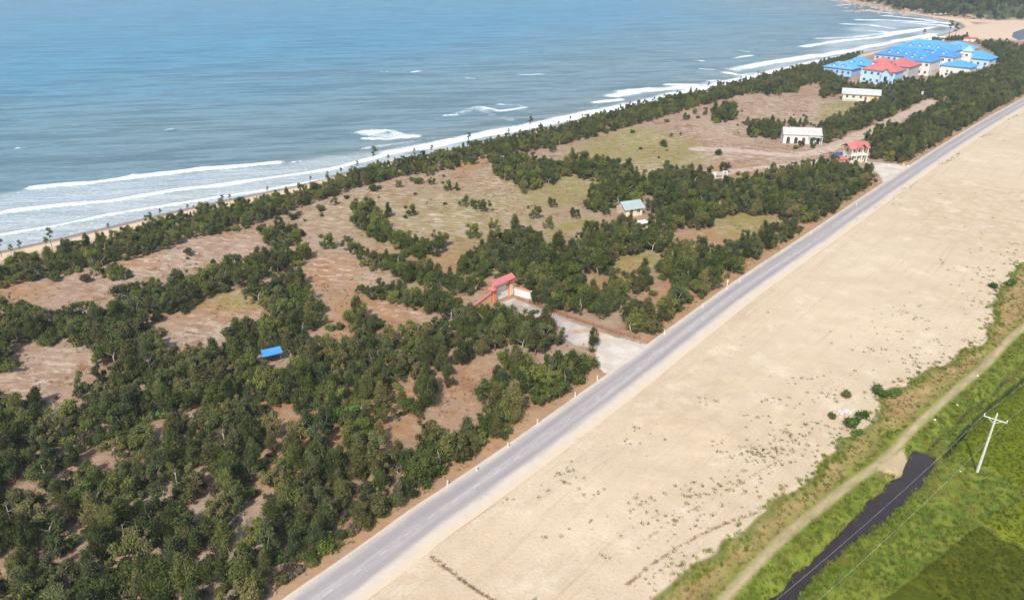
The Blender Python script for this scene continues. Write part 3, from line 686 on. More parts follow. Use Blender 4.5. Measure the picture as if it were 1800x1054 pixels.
def blades(seed, mat, n, L, w, spread=.9, base=.15, name='blades'):
    """a tuft of curved pointed blades"""
    g = np.random.default_rng(seed); a = g.random(n) * 6.28; tilt = spread * g.random(n) ** .7; l = L * (.55 + .6 * g.random(n)); b0 = np.column_stack([base * g.normal(size=n), base * g.normal(size=n), np.full(n, -.04)])
    dr = np.column_stack([np.cos(a), np.sin(a), np.zeros(n)]); sd = np.column_stack([-np.sin(a), np.cos(a), np.zeros(n)]) * (w / 2)
    upv = np.array([0, 0, 1.]); m = b0 + (dr * (.45 * np.sin(tilt))[:, None] + upv * (.55 * np.cos(tilt * .6))[:, None]) * l[:, None]; tp = b0 + (dr * np.sin(tilt)[:, None] + upv * (np.cos(tilt) * .95)[:, None]) * l[:, None]
    V = np.stack([b0 - sd, b0 + sd, m + sd * .8, tp, m - sd * .8], 1).reshape(-1, 3); i = np.arange(n)[:, None] * 5
    fq = np.concatenate([i + np.array([0, 1, 2, 4]), i + np.array([4, 2, 3, 3])], 1).reshape(-1, 4)
    me = bpy.data.meshes.new(name); q = []
    for k in range(n): q += [(5 * k, 5 * k + 1, 5 * k + 2, 5 * k + 4), (5 * k + 4, 5 * k + 2, 5 * k + 3)]
    me.from_pydata(V.tolist(), [], q); me.update(); me.materials.append(mat); me.attributes.new('lv', 'FLOAT', 'POINT').data.foreach_set('value', np.repeat(g.random(n), 5).astype(np.float32))
    return me


def spiky(seed, mat):
    g = np.random.default_rng(seed); me = blades(seed, mat, 46, 1.9, .13, 1.25, .16, 'spiky_leaves'); mb = MB(); mb.tube([(0, 0, -.2), (.05, 0, .5)], [.12, .09], 6)
    return me, mb.mesh('spiky_stem', M_bark, True)


for i, (m, h, r) in enumerate([(M_leaf, 4.4, 2.1), (M_leafm, 4.0, 2.2), (M_leaf, 3.6, 1.9), (M_leafb, 4.6, 1.9), (M_leafm, 3.3, 1.8), (M_leaf, 4.1, 2.4)]): proto('broadleaf', *broadleaf(100 + i, m, h, r, bark=M_barkl if i % 2 else M_bark))
for i, (h, r) in enumerate([(3.9, 1.9), (4.4, 2.0), (3.4, 1.9)]): proto('olive', *broadleaf(140 + i, M_leafo, h, r))
for i, (m, h, r) in enumerate([(M_leaf, 5.4, 1.7), (M_leafb, 4.8, 1.5), (M_leaf, 4.4, 1.6), (M_leafo, 5.0, 1.6)]): proto('feathery', *feathery(200 + i, m, h, r))
for i, (m, h, r) in enumerate([(M_leafm, 2.2, 1.5), (M_leaf, 1.8, 1.5), (M_leaf, 2.4, 1.7), (M_leafb, 2., 1.3)]): proto('bush', *bush(300 + i, m, h, r))
for i, (h, r) in enumerate([(1.5, 1.2), (1.9, 1.4)]): proto('dry', *bush(340 + i, M_brown, h, r, 800))
for i in range(2): proto('fresh', *bush(360 + i, M_fresh, 1.7, 1.3, 1000))
for i in range(4): proto('bare', *bare(400 + i, 3.6 + .5 * i))
for i in range(5): proto('sapling', *sapling(500 + i, 3.6 + .35 * i))
for i in range(3): proto('shore', *sapling(540 + i, 3.9))
for i in range(3): proto('spiky', *spiky(600 + i, M_leafm if i else M_leafb))

# ------------------------------------------------------------------ where they stand: (canopy outline in the photo, spacing m, density, mix, height factor)
B, O, FE, BU, DR, FR, BA = 'broadleaf', 'olive', 'feathery', 'bush', 'dry', 'fresh', 'bare'
GROVE = {B: 3.8, O: 2.4, FE: 4.2, BU: 2.6, DR: .8, BA: .1, FR: .35}
HEDGE = {B: 6, FE: 1.5, BU: 3, O: .5, DR: .25}
DARK = {B: 6, FE: 3.4, BU: 1.8, O: 1.}
WOODS = [
    ([(-420, 780), (-150, 720), (0, 718), (60, 697), (130, 682), (190, 652), (270, 640), (330, 620), (385, 606), (430, 572), (470, 560), (520, 572), (560, 612), (600, 622), (625, 552), (665, 556),
      (690, 592), (760, 562), (815, 540), (870, 545), (905, 560), (945, 552), (985, 580), (990, 600), (940, 612), (880, 606), (830, 622), (790, 640), (790, 670), (755, 700), (735, 740), (765, 758),
      (820, 760), (838, 792), (765, 838), (700, 885), (640, 935), (560, 990), (480, 1040), (380, 1110), (150, 1250), (-300, 1350), (-700, 1200)], 2.55, .95, GROVE, .97),
    ([(850, 650), (900, 628), (940, 640), (920, 700), (880, 765), (835, 775), (805, 760), (850, 740), (855, 700)], 2.3, 1., {FE: 5, BU: 2, B: 2}, 1.05),
    ([(930, 650), (1000, 618), (1045, 628), (1048, 655), (1000, 690), (945, 715)], 1.9, 1., {BU: 5, B: 3}, .95),
    ([(625, 440), (680, 448), (760, 473), (850, 497), (840, 512), (760, 503), (700, 488), (640, 462)], 2.6, 1., HEDGE, .8),
    ([(630, 497), (720, 510), (800, 520), (830, 545), (760, 545), (690, 528), (640, 520)], 2.6, 1., DARK, .85),
    ([(190, 532), (260, 500), (340, 478), (420, 455), (530, 437), (548, 448), (500, 475), (430, 495), (380, 508), (310, 545), (260, 560), (200, 556)], 2.6, 1., HEDGE, .95),
    ([(440, 500), (530, 488), (560, 530), (585, 555), (540, 577), (480, 560), (450, 530)], 2.7, 1., DARK, 1.),
    ([(-150, 560), (0, 548), (50, 540), (70, 562), (130, 545), (200, 545), (280, 570), (300, 600), (290, 640), (250, 660), (185, 632), (130, 600), (70, 604), (20, 590), (-120, 600)], 2.7, 1., GROVE, 1.),
    ([(-150, 610), (0, 605), (32, 620), (30, 645), (-150, 680)], 2.6, 1., DARK, .9), ([(160, 470), (230, 475), (240, 492), (190, 492)], 2.6, .9, HEDGE, .7), ([(0, 520), (40, 528), (60, 560), (0, 560)], 2.6, .9, HEDGE, .9),
    ([(620, 366), (650, 360), (680, 398), (690, 420), (662, 420), (628, 392)], 2.4, 1., HEDGE, .85), ([(685, 408), (735, 425), (780, 420), (778, 445), (740, 448), (690, 440)], 2.4, 1., HEDGE, .9),
    ([(460, 402), (500, 397), (532, 402), (530, 425), (490, 430), (465, 425)], 2.1, 1., {B: 3, BU: 4}, .75),
    ([(862, 275), (920, 271), (960, 290), (1003, 283), (1012, 298), (960, 320), (920, 322), (870, 300)], 2.8, 1., HEDGE, .9), ([(1003, 280), (1060, 279), (1118, 298), (1112, 316), (1050, 312), (1010, 305)], 2.7, 1., HEDGE, .9),
    ([(900, 312), (945, 310), (950, 325), (910, 328)], 2.8, .9, HEDGE, .9), ([(1038, 325), (1100, 308), (1145, 318), (1130, 350), (1092, 352), (1062, 377), (1030, 367)], 3., .95, DARK, .9),
    ([(822, 445), (862, 420), (905, 402), (942, 402), (962, 430), (1000, 442), (1030, 407), (1080, 392), (1132, 388), (1185, 402), (1192, 430), (1150, 440), (1110, 442), (1072, 470), (1030, 480),
      (1000, 500), (962, 520), (932, 505), (900, 482), (852, 482), (822, 470)], 2.8, .95, DARK, 1.), ([(812, 450), (850, 445), (850, 475), (812, 475)], 2.6, .9, {FE: 3, B: 2}, .9),
    ([(930, 508), (1000, 508), (1060, 498), (1100, 480), (1142, 470), (1140, 500), (1092, 520), (1092, 545), (1042, 548), (992, 542), (940, 520)], 2.7, .97, DARK, 1.),
    ([(1090, 545), (1112, 582), (1152, 584), (1190, 560), (1225, 530), (1292, 480), (1342, 450), (1400, 420), (1432, 385), (1482, 365), (1552, 318), (1542, 297), (1482, 288), (1432, 288), (1380, 298),
      (1330, 308), (1280, 318), (1222, 328), (1152, 312), (1132, 330), (1152, 350), (1136, 362), (1140, 380), (1190, 395), (1240, 400), (1260, 380), (1330, 372), (1372, 370), (1372, 395), (1332, 402),
      (1312, 420), (1262, 440), (1222, 440), (1172, 450), (1162, 480), (1192, 500), (1165, 530), (1130, 545)], 2.9, .96, DARK, 1.),
    ([(1132, 300), (1200, 297), (1258, 302), (1262, 318), (1160, 322)], 3., 1., HEDGE, .9), ([(1330, 440), (1390, 405), (1420, 395), (1400, 425), (1340, 455)], 2.6, .8, HEDGE, .9),
    ([(1522, 240), (1562, 226), (1602, 210), (1642, 190), (1682, 165), (1722, 150), (1802, 130), (1960, 60), (2000, 100), (1802, 163), (1752, 188), (1702, 218), (1652, 250), (1602, 280), (1562, 286), (1532, 270)], 3.1, 1., DARK, 1.05),
    ([(1310, 220), (1372, 214), (1378, 226), (1372, 240), (1322, 236)], 2.9, 1., DARK, .9), ([(1432, 228), (1502, 195), (1562, 168), (1612, 168), (1616, 182), (1562, 205), (1502, 225), (1452, 245), (1434, 242)], 3., 1., DARK, 1.),
    ([(1300, 216), (1340, 212), (1420, 214), (1440, 222), (1380, 222)], 3.2, .7, HEDGE, .7),
    ([(1440, 158), (1482, 150), (1520, 151), (1562, 152), (1602, 143), (1640, 130), (1720, 135), (1762, 112), (1820, 100), (1820, 132), (1722, 148), (1652, 170), (1620, 178), (1560, 172), (1540, 160), (1480, 158), (1450, 172)], 3.4, .95, DARK, 1.),
    ([(1712, 72), (1762, 76), (1810, 84), (1900, 92), (1900, 120), (1800, 112), (1752, 108), (1742, 88)], 4., .85, DARK, 1.), ([(1450, 128), (1462, 110), (1500, 96), (1520, 102), (1460, 132), (1520, 136), (1520, 148), (1440, 150)], 3.6, .9, HEDGE, .9),
    ([(1636, 138), (1668, 132), (1700, 132), (1745, 118), (1760, 122), (1700, 142), (1640, 150)], 3.4, .9, HEDGE, .8),
    ([(1250, 190), (1290, 186), (1292, 206), (1255, 212)], 2.7, 1., HEDGE, 1.), ([(1340, 142), (1400, 140), (1402, 160), (1345, 165)], 3., .8, HEDGE, .9), ([(1400, 130), (1460, 118), (1462, 132), (1420, 145)], 3.5, .8, {B: 1, O: 2, BU: 2}, .8),
    # the long belt behind the beach
    ([(-420, 560), (-200, 500), (0, 462), (100, 442), (270, 388), (460, 350), (560, 323), (640, 296), (800, 262), (1000, 219), (1100, 191), (1200, 167), (1300, 145), (1400, 120), (1480, 100), (1560, 85), (1640, 68), (1700, 64),
      (1700, 70), (1642, 80), (1562, 101), (1472, 126), (1452, 142), (1382, 154), (1292, 166), (1202, 191), (1132, 211), (1062, 231), (962, 257), (862, 271), (802, 291), (702, 306), (622, 326), (482, 376), (432, 398), (332, 414), (272, 440),
      (182, 462), (62, 484), (0, 500), (-200, 560)], 2.3, .97, {B: 6, BU: 3, FE: 1.2, O: 1.6, DR: .6}, .74),
    ([(460, 380), (620, 335), (700, 312), (860, 280), (1060, 240), (1290, 175), (1290, 190), (1130, 225), (960, 268), (800, 305), (700, 330), (620, 350), (480, 395)], 4.2, .4, {B: 2, BU: 3, DR: 2, O: 2}, .75),
    # the dense roadside thicket and scattered scrub
    ([(620, 890), (760, 830), (835, 775), (1040, 665), (1046, 676), (860, 790), (700, 905), (560, 1010), (480, 1054), (440, 1054)], 1.9, .75, {BU: 4, DR: 1.6, FR: .5, O: 1.}, .7),
    ([(1150, 588), (1230, 530), (1340, 455), (1440, 392), (1550, 322), (1556, 330), (1440, 405), (1340, 470), (1240, 545), (1165, 598)], 2.4, .5, {BU: 3, DR: 2}, .6),
    ([(900, 560), (1040, 580), (1090, 545), (1190, 500), (1170, 450), (1050, 540), (960, 525)], 4., .35, {DR: 3, BU: 2}, .7), ([(560, 620), (640, 560), (800, 650), (700, 800), (470, 800)], 4.5, .35, {DR: 3, BU: 2, FR: .5}, .6),
    ([(100, 510), (600, 350), (900, 300), (1000, 400), (820, 440), (560, 480), (300, 520)], 9, .22, {DR: 2, BU: 1}, .45), ([(1080, 240), (1250, 200), (1460, 170), (1440, 210), (1260, 270), (1060, 300)], 10, .2, {BU: 2, DR: 1}, .5),
]
HOLES = [(lambda A: A.mean(0) + (A - A.mean(0)) * 1.3)(poly(p, 1.)) for p in ([(765, 735), (790, 690), (830, 655), (850, 665), (845, 735), (780, 745)], [(676, 775), (690, 735), (720, 725), (740, 745), (735, 790), (690, 790)], [(698, 690), (710, 655), (735, 665), (730, 705)],
                               [(480, 765), (495, 715), (520, 712), (522, 735), (500, 775)], [(575, 790), (585, 742), (612, 745), (605, 795)], [(140, 820), (155, 780), (190, 790), (180, 830)], [(85, 715), (115, 700), (150, 715), (110, 730)],
                               [(250, 740), (300, 725), (310, 745), (262, 775)], [(330, 890), (360, 860), (385, 880), (345, 915)], [(425, 890), (455, 858), (470, 885), (440, 910)], [(25, 850), (55, 805), (75, 830), (40, 870)], [(120, 970), (160, 955), (175, 985), (130, 990)])]
LONE = [  # single plants out in the open: foot in the photo, kind, size, label
    (580, 436, B, 1., 'round dark green tree alone on the bare ground right of a wide bush'), (612, 440, O, .8, 'thin olive tree just right of a round dark tree'), (683, 382, FE, .8, 'narrow dark tree standing alone above the sparse row of trees'),
    (724, 380, B, .8, 'small round tree with a dark skirt of leaves on pale litter'), (755, 368, BA, .8, 'spindly little tree alone on the pale litter'), (712, 385, BU, .6, 'low bush at the left foot of a small round tree'),
    (815, 363, B, .8, 'leftmost tree of the short row on the green patch'), (836, 368, B, .8, 'second tree of the short row on the green patch'), (852, 372, B, .85, 'rightmost tree of the short row on the green patch'), (1384, 258, BA, .8, 'thin dark tree before the left end of the white house'), (1408, 259, B, .62, 'small tree before the middle doorway of the white house'), (1428, 261, B, .85, 'bushy tree hiding the right end of the white house'), (1398, 262, BU, .8, 'low bush in front of the white house'),
    (920, 340, FE, .75, 'slim dark tree standing below the big dark hedge clump'), (787, 334, B, .8, 'dark bushy tree at the edge of the pale clearing'), (803, 335, FE, .5, 'slim little tree right beside a dark bushy tree'),
    (735, 322, BU, 1.2, 'bush in front of the beach belt by a sandy gap'), (758, 325, B, .7, 'short tree in front of the beach belt by a sandy gap'), (905, 395, FE, .75, 'grey green tree left of a group of four open trees'), (938, 384, O, 1., 'wide open-crowned tree on the sandy ground'),
    (972, 364, B, .75, 'small dark tree standing clear on tan ground'), (963, 402, B, .85, 'tree with pale legs below a small dark tree'), (1012, 384, B, .75, 'umbrella shaped small tree left of the green roofed hut'), (835, 418, B, 1., 'round green tree right of the sparse tree row'),
    (866, 402, B, .8, 'dark tree at the upper right of a round green tree'), (895, 428, FE, .85, 'upright dark tree above the gateway wood'), (925, 440, FE, 1.1, 'tall dark feathery tree above the gateway wood'), (332, 448, BU, .8, 'small dark round bush alone on bare brown ground'),
    (102, 492, BU, 1.1, 'scraggly bush at the edge of the beach belt'), (150, 495, DR, 1.2, 'yellowish dry bush below the beach belt'), (1166, 257, BU, 1.1, 'dark conical bush alone on the green dune'), (1181, 240, BU, .8, 'small dark bush behind the conical one on the dune'),
    (1261, 273, BU, 1.2, 'grey green bush at the left end of the pale track'), (1172, 288, BU, .8, 'low bush on the slope of the green dune'), (1275, 303, B, .9, 'dark tree standing beside the ruined white wall'), (1352, 163, B, .8, 'left tree of the little group on the far brown clearing'),
    (1043, 610, FE, .78, 'feathery tree standing in the middle of the gateway drive'), (1040, 618, 'spiky', .8, 'spiky yellow green plant at the foot of the drive tree'), (580, 580, FR, .9, 'bright green low bush on orange ground'), (598, 578, BU, .8, 'dark bush right beside a bright green one'),
    (605, 745, FR, 2.1, 'bright green rounded tree-like bush in the orange clearing'), (280, 735, FR, 1.2, 'fresh light green bush inside the left grove'), (545, 700, FE, 1., 'tall feathery tree left of the orange clearing'),
    (752, 715, FE, 1.1, 'broad feathery tree on the left rim of the bare sandy patch'), (868, 608, B, .8, 'little tree with pale trunk on the bare slope below the drive'), (918, 615, B, .85, 'tree with straight white trunk below the gateway drive'),
    (1498, 748, FR, 1.1, 'bright green bush on the crumbling sand edge'), (1512, 735, FR, .9, 'smaller bright green bush at the right of the sand edge bush'), (1463, 735, BU, .6, 'dull green bush left of the dumped rubble'), (1505, 762, FR, .7, 'yellow green bush at the foot of the sand bank'),
    (1548, 694, FR, 1.1, 'low green bush where the sand edge turns'), (1572, 690, FR, .9, 'green bush right of the sand edge corner'), (1487, 700, BU, .6, 'flat dark weed patch behind the dumped rubble'), (1745, 505, FR, .8, 'green shrub at the far end of the sand edge'), (1775, 500, FR, 1., 'large green shrub near the right picture edge on the sand bank'),
    (1668, 68, 'shore', 3.2, 'tall dark open-crowned tree on the shore before the bay'), (1677, 70, 'shore', 2.9, 'leaning dark tree right of the tallest tree on the bay shore'), (1622, 66, 'shore', 1.9, 'lone bare tree sticking up on the beach before the resort')]
SAPL = [(3, 452, 1.1), (22, 455, .8), (38, 452, .8), (92, 437, 1.2), (82, 438, .9), (265, 392, .7), (282, 385, .6), (392, 362, .8), (405, 358, .7), (192, 408, .6), (628, 300, .8), (655, 290, 1.5), (682, 285, .7), (727, 278, .8), (757, 272, .9),
        (822, 258, 1.3), (893, 240, .8), (912, 236, .7), (930, 232, 1.3), (948, 230, .7), (1002, 216, .8), (1022, 212, .7), (1048, 207, .7), (1130, 186, .9), (1147, 182, .9), (1165, 177, .8), (1212, 165, .8), (1242, 160, 1.), (1260, 156, 1.1), (1300, 146, .8), (1330, 138, .8),
        (545, 322, .6), (575, 316, .6), (600, 308, .7), (860, 250, .7), (980, 222, .7), (1090, 196, .8), (1188, 171, .8), (470, 342, .6), (330, 376, .6)]
MARKS = [((478, 640), 'around the blue tarp shelter'), ((880, 560), 'just below the red roofed gateway'), ((640, 480), 'in the hedge left of the gateway'), ((560, 950), 'beside the asphalt road at the bottom of the picture'), ((120, 950), 'in the bottom left corner of the grove'),
         ((330, 900), 'in the lower middle of the big grove'), ((80, 760), 'at the left edge of the big grove'), ((240, 760), 'in the upper left of the big grove'), ((450, 780), 'left of the orange clearing in the grove'), ((680, 640), 'between the gateway and the orange clearing'), ((700, 820), 'right of the orange clearing by the road'),
         ((870, 700), 'in the thicket by the road below the drive'), ((1000, 660), 'in the thicket at the corner of the gateway drive'), ((500, 540), 'in the band right of the tan clearing'), ((370, 490), 'in the hedge above the tan clearing'), ((180, 590), 'in the clump above the bare left clearing'), ((20, 620), 'at the left picture edge by the bare clearing'),
         ((1020, 520), 'right of the gateway rail fence'), ((1200, 520), 'between the yellow clearings and the road'), ((900, 440), 'behind the red roofed gateway'), ((1080, 420), 'in the wood below the green roofed hut'), ((1180, 350), 'right of the green roofed hut'), ((1400, 330), 'in the wood before the cream gatehouse'), ((660, 390), 'in the sparse row on the dry ground'), ((740, 430), 'in the two round clumps on the dry ground'),
         ((495, 412), 'in the oval clump alone on the dry ground'), ((930, 295), 'in the dark clump beyond the pale clearing'), ((1060, 295), 'in the long dark clump below the green dune'), ((80, 465), 'at the near left end of the beach belt'), ((300, 410), 'in the near beach belt by the surf'), ((560, 345), 'in the beach belt beside the narrow sand'), ((850, 275), 'in the middle of the beach belt'), ((1200, 180), 'in the far beach belt'),
         ((1650, 220), 'in the dark wood between drive and far road'), ((1540, 190), 'in the hedge along the far drive'), ((1340, 228), 'beside the white house'), ((1500, 150), 'before the blue roofed resort'), ((1760, 100), 'behind the resort near the bay'), ((1270, 200), 'in the small clump on the far brown clearing')]
MARKP = np.array([at(*m[0], 1.5)[:2] for m in MARKS])
ADJ = dict(broadleaf='dark green bushy tree', olive='olive toned open tree', feathery='slender feathery tree', bush='low green bush', dry='brown dried bush', fresh='light green bush', bare='nearly bare pale trunked tree')
NAMEK = dict(broadleaf='bushy_tree', olive='olive_toned_tree', feathery='feathery_tree', bush='low_bush', dry='dry_bush', fresh='green_bush', bare='bare_tree', sapling='sapling', spiky='spiky_plant', shore='shore_tree')
CATK = dict(broadleaf='tree', olive='tree', feathery='tree', bush='bush', dry='bush', fresh='bush', bare='tree', sapling='sapling', spiky='bush', shore='tree')
PARTK = dict(bush=('foliage', 'stems'), dry=('foliage', 'stems'), fresh=('foliage', 'stems'), spiky=('leaves', 'stem'))
BLOCK = [poly(p) for p in ([(850, 535), (866, 500), (925, 515), (950, 540), (900, 552)], [(1072, 385), (1078, 372), (1140, 372), (1140, 392), (1100, 398)], [(1470, 300), (1478, 275), (1525, 262), (1535, 295), (1510, 310)], [(1375, 258), (1375, 236), (1440, 240), (1440, 262)],
                           [(1480, 186), (1480, 168), (1545, 170), (1545, 188)], [(452, 658), (458, 622), (502, 615), (508, 658)], [(1112, 408), (1120, 394), (1142, 394), (1144, 410)], [(1243, 330), (1250, 298), (1290, 298), (1292, 330)], [(1500, 155), (1450, 130), (1560, 72), (1710, 72), (1755, 100), (1700, 138), (1590, 150)])]
TAKEN = []


def clear_of(Qp, d=1.2):
    ok = (seg_dist(Qp, ROADC) > 4.6 + d * .4) & (sdf(Qp, DRIVE) < -d) & (sdf(Qp, DRIVE2) < -d - 1.4) & (seg_dist(Qp, PATH) > 2.4 + d) & (sdf(Qp, COAST) > 5)
    for b in BLOCK: ok &= ~inside(Qp, b)
    return ok


spots = []                                             # kind, x, y, z, scale, rz, variant
for pts, sp, dens, mixk, hf in WOODS:
    A = poly(pts, 1.6 * hf); lo, hi = A.min(0), A.max(0); rows = np.arange(lo[1], hi[1], sp * .87); cand = []
    for i, y in enumerate(rows): xs = np.arange(lo[0] + (i % 2) * sp / 2, hi[0], sp); cand.append(np.column_stack([xs, np.full(len(xs), y)]))
    cand = np.vstack(cand); cand += NR.uniform(-.42, .42, cand.shape) * sp
    ok = inside(cand, A) & (NR.random(len(cand)) < dens) & clear_of(cand)
    for h in HOLES: ok &= ~inside(cand, h)
    cand = cand[ok]; ks = list(mixk); pr = np.array([mixk[k] for k in ks], float); pr /= pr.sum()
    pick = NR.choice(len(ks), len(cand), p=pr); zz = ground_z(cand); patch = vnoise(cand, 11, 77)
    for (x, y), k, z0, pa in zip(cand, pick, zz, patch):
        kind = ks[k]
        spots.append((kind, x, y, z0, hf * R.uniform(.72, 1.18) * (.88 + .25 * pa), R.random() * 6.28, R.randrange(len(PROTO[kind]))))
n_px = px(np.array([s[1:4] for s in spots])); vis = (n_px[0] > -25) & (n_px[0] < 1825) & (n_px[1] > -25) & (n_px[1] < 1085)
SIZE = dict(broadleaf=4., olive=4., feathery=4.6, bush=2., dry=1.7, fresh=1.7, bare=4.)
big = np.array([SIZE[s[0]] * s[4] for s in spots]) / n_px[2] * vis
CAP = dict(broadleaf=285, feathery=285, olive=200, bush=285, dry=120, fresh=60, bare=60)
ones, rest = [], []
for kind in CAP:
    ii_ = [i for i in range(len(spots)) if spots[i][0] == kind]; ii_.sort(key=lambda i: -big[i])
    for j, i in enumerate(ii_): (ones if j < CAP[kind] and big[i] > 0 else rest).append(i)


def plant(kind, x, y, z0, s, rz, v, label, group=None):
    cr, tr = PROTO[kind][v % len(PROTO[kind])]
    r = thing(NAMEK[kind], label, CATK[kind], (x, y, z0), rz, group); r.scale = (s * R.uniform(.92, 1.1), s * R.uniform(.92, 1.1), s)
    a, b = PARTK.get(kind, ('crown', 'trunk')); link(a, cr, r); link(b, tr, r); return r


for i in ones:
    kind, x, y, z0, s, rz, v = spots[i]; k = np.argmin(((MARKP - (x, y)) ** 2).sum(1)); ph = MARKS[k][1]
    plant(kind, x, y, z0, s, rz, v, ADJ[kind] + ' ' + ph, ADJ[kind] + 's ' + ph)
for a, b, kind, s, lab in LONE:
    x, y, _ = at(a, b); z0 = float(ground_z([[x, y]])[0]); plant(kind, x, y, z0, s, R.random() * 6.28, R.randrange(9), lab)
for a, b, s in SAPL:
    x, y, _ = at(a, b); z0 = float(ground_z([[x, y]])[0]); plant('sapling', x, y, z0, s, R.uniform(-.5, .5), R.randrange(5), 'thin wispy sapling rising above the beach belt against the surf', 'saplings along the beach')
for a, b in [(430, 965), (470, 905), (548, 945), (600, 915), (640, 880), (505, 985), (15, 1035), (35, 1045), (655, 905), (560, 900), (470, 720), (350, 735), (588, 965), (690, 890)]:
    x, y, _ = at(a, b); plant('spiky', x, y, 0, R.uniform(.8, 1.15), R.random() * 6.28, R.randrange(3), 'spiky rosette of long pale leaves at the lower edge of the grove', 'spiky plants at the grove edge')


def field(n, lo, hi): return np.column_stack([NR.uniform(lo[0], hi[0], n), NR.uniform(lo[1], hi[1], n)])


def inframe(q, m=60):
    a, b, _ = px(np.column_stack([q, np.zeros(len(q))])); return (a > -m) & (a < 1800 + m) & (b > -m) & (b < 1054 + m)


# ------------------------------------------------------------------ what nobody could count: far woods, grass, rice, weeds (instanced on points)
def scatter(name, sets):
    """sets: list of (positions, rz, scale, variant, [mesh lists]); one stuff object"""
    allp, rz, sc, vi = sets[0]; protos = sets[1]
    me = bpy.data.meshes.new(name); me.vertices.add(len(allp)); me.vertices.foreach_set('co', np.asarray(allp, np.float32).ravel())
    for a, v in (('rz', rz), ('sc', sc)): me.attributes.new(a, 'FLOAT', 'POINT').data.foreach_set('value', np.asarray(v, np.float32))
    me.attributes.new('vi', 'INT', 'POINT').data.foreach_set('value', np.asarray(vi, np.int32)); o = tag(link(name, me), kind='stuff')
    g = bpy.data.node_groups.new(name, 'GeometryNodeTree'); g.interface.new_socket('Geometry', in_out='INPUT', socket_type='NodeSocketGeometry'); g.interface.new_socket('Geometry', in_out='OUTPUT', socket_type='NodeSocketGeometry')
    gi, go = g.nodes.new('NodeGroupInput'), g.nodes.new('NodeGroupOutput'); L = g.links.new

    def na(nm, typ='FLOAT'): x = g.nodes.new('GeometryNodeInputNamedAttribute'); x.data_type = typ; x.inputs[0].default_value = nm; return x.outputs[0]
    cx = g.nodes.new('ShaderNodeCombineXYZ'); L(na('rz'), cx.inputs[2]); jn = g.nodes.new('GeometryNodeJoinGeometry')
    for v, plist in enumerate(protos):
        cmp_ = g.nodes.new('FunctionNodeCompare'); cmp_.data_type = 'INT'; cmp_.operation = 'EQUAL'; L(na('vi', 'INT'), cmp_.inputs[2]); cmp_.inputs[3].default_value = v
        for pm in plist:
            so = bpy.data.objects.new(name + '_source', pm); ob = g.nodes.new('GeometryNodeObjectInfo'); ob.inputs[0].default_value = so; ob.inputs[1].default_value = True
            ip = g.nodes.new('GeometryNodeInstanceOnPoints'); L(gi.outputs[0], ip.inputs['Points']); L(cmp_.outputs[0], ip.inputs['Selection']); L(ob.outputs['Geometry'], ip.inputs['Instance']); L(cx.outputs[0], ip.inputs['Rotation']); L(na('sc'), ip.inputs['Scale']); L(ip.outputs[0], jn.inputs[0])
    L(jn.outputs[0], go.inputs[0]); md = o.modifiers.new('scatter', 'NODES'); md.node_group = g
    return o


for nm, kinds in (('distant_woodland', (B, O, FE, BA)), ('distant_scrub', (BU, DR, FR))):
    pl = [p for k in kinds for p in PROTO[k]]; base = {}; c = 0
    for k in kinds: base[k] = c; c += len(PROTO[k])
    it = [spots[i] for i in rest if spots[i][0] in kinds]
    scatter(nm, ((np.array([s[1:4] for s in it]), [s[5] for s in it], [s[4] for s in it], [base[s[0]] + s[6] for s in it]), [list(p) for p in pl]))
und = []
for pts, sp, dens, mixk, hf in WOODS[:40]:
    if mixk is not GROVE and mixk is not DARK and mixk is not HEDGE: continue
    A = poly(pts, .5); lo, hi = A.min(0), A.max(0); nn_ = int(np.prod(hi - lo) * (.34 if mixk is GROVE else .22)); c = field(nn_, lo, hi)
    und.append(c[inside(c, A) & clear_of(c, .3)])
und = np.vstack(und); und = und[inframe(und, 120) & (vnoise(und, 5, 66) > .3)]
for h in HOLES: und = und[~inside(und, h)]
pl = [list(p) for k in (BU, DR, 'olive') for p in PROTO[k]]; nb = len(PROTO[BU]); wts = np.array([3.] * nb + [1.3] * 2 + [2.2] * 3); wts /= wts.sum()
vi = NR.choice(len(pl), len(und), p=wts); scatter('undergrowth', ((np.column_stack([und, ground_z(und)]), NR.random(len(und)) * 6.28, np.where(vi < nb + 2, NR.uniform(.3, .65, len(und)), NR.uniform(.22, .42, len(und))), vi), pl))
# the wooded headland
hp = np.column_stack([NR.uniform(380, 950, 16000), NR.uniform(730, 1200, 16000)]); dh = sdf(hp, HILL); hp = hp[(dh > 4) & (vnoise(hp, 25, 41) > .22)][:7500]
pl = [list(PROTO[B][i]) for i in range(4)]; scatter('headland_scrub', ((np.column_stack([hp, ground_z(hp) - .4]), NR.random(len(hp)) * 6.28, NR.uniform(.9, 1.9, len(hp)), NR.integers(0, 4, len(hp))), pl))


def grass_mat(name, a, b, c): return leaf_material(name, a, b, c, .25)


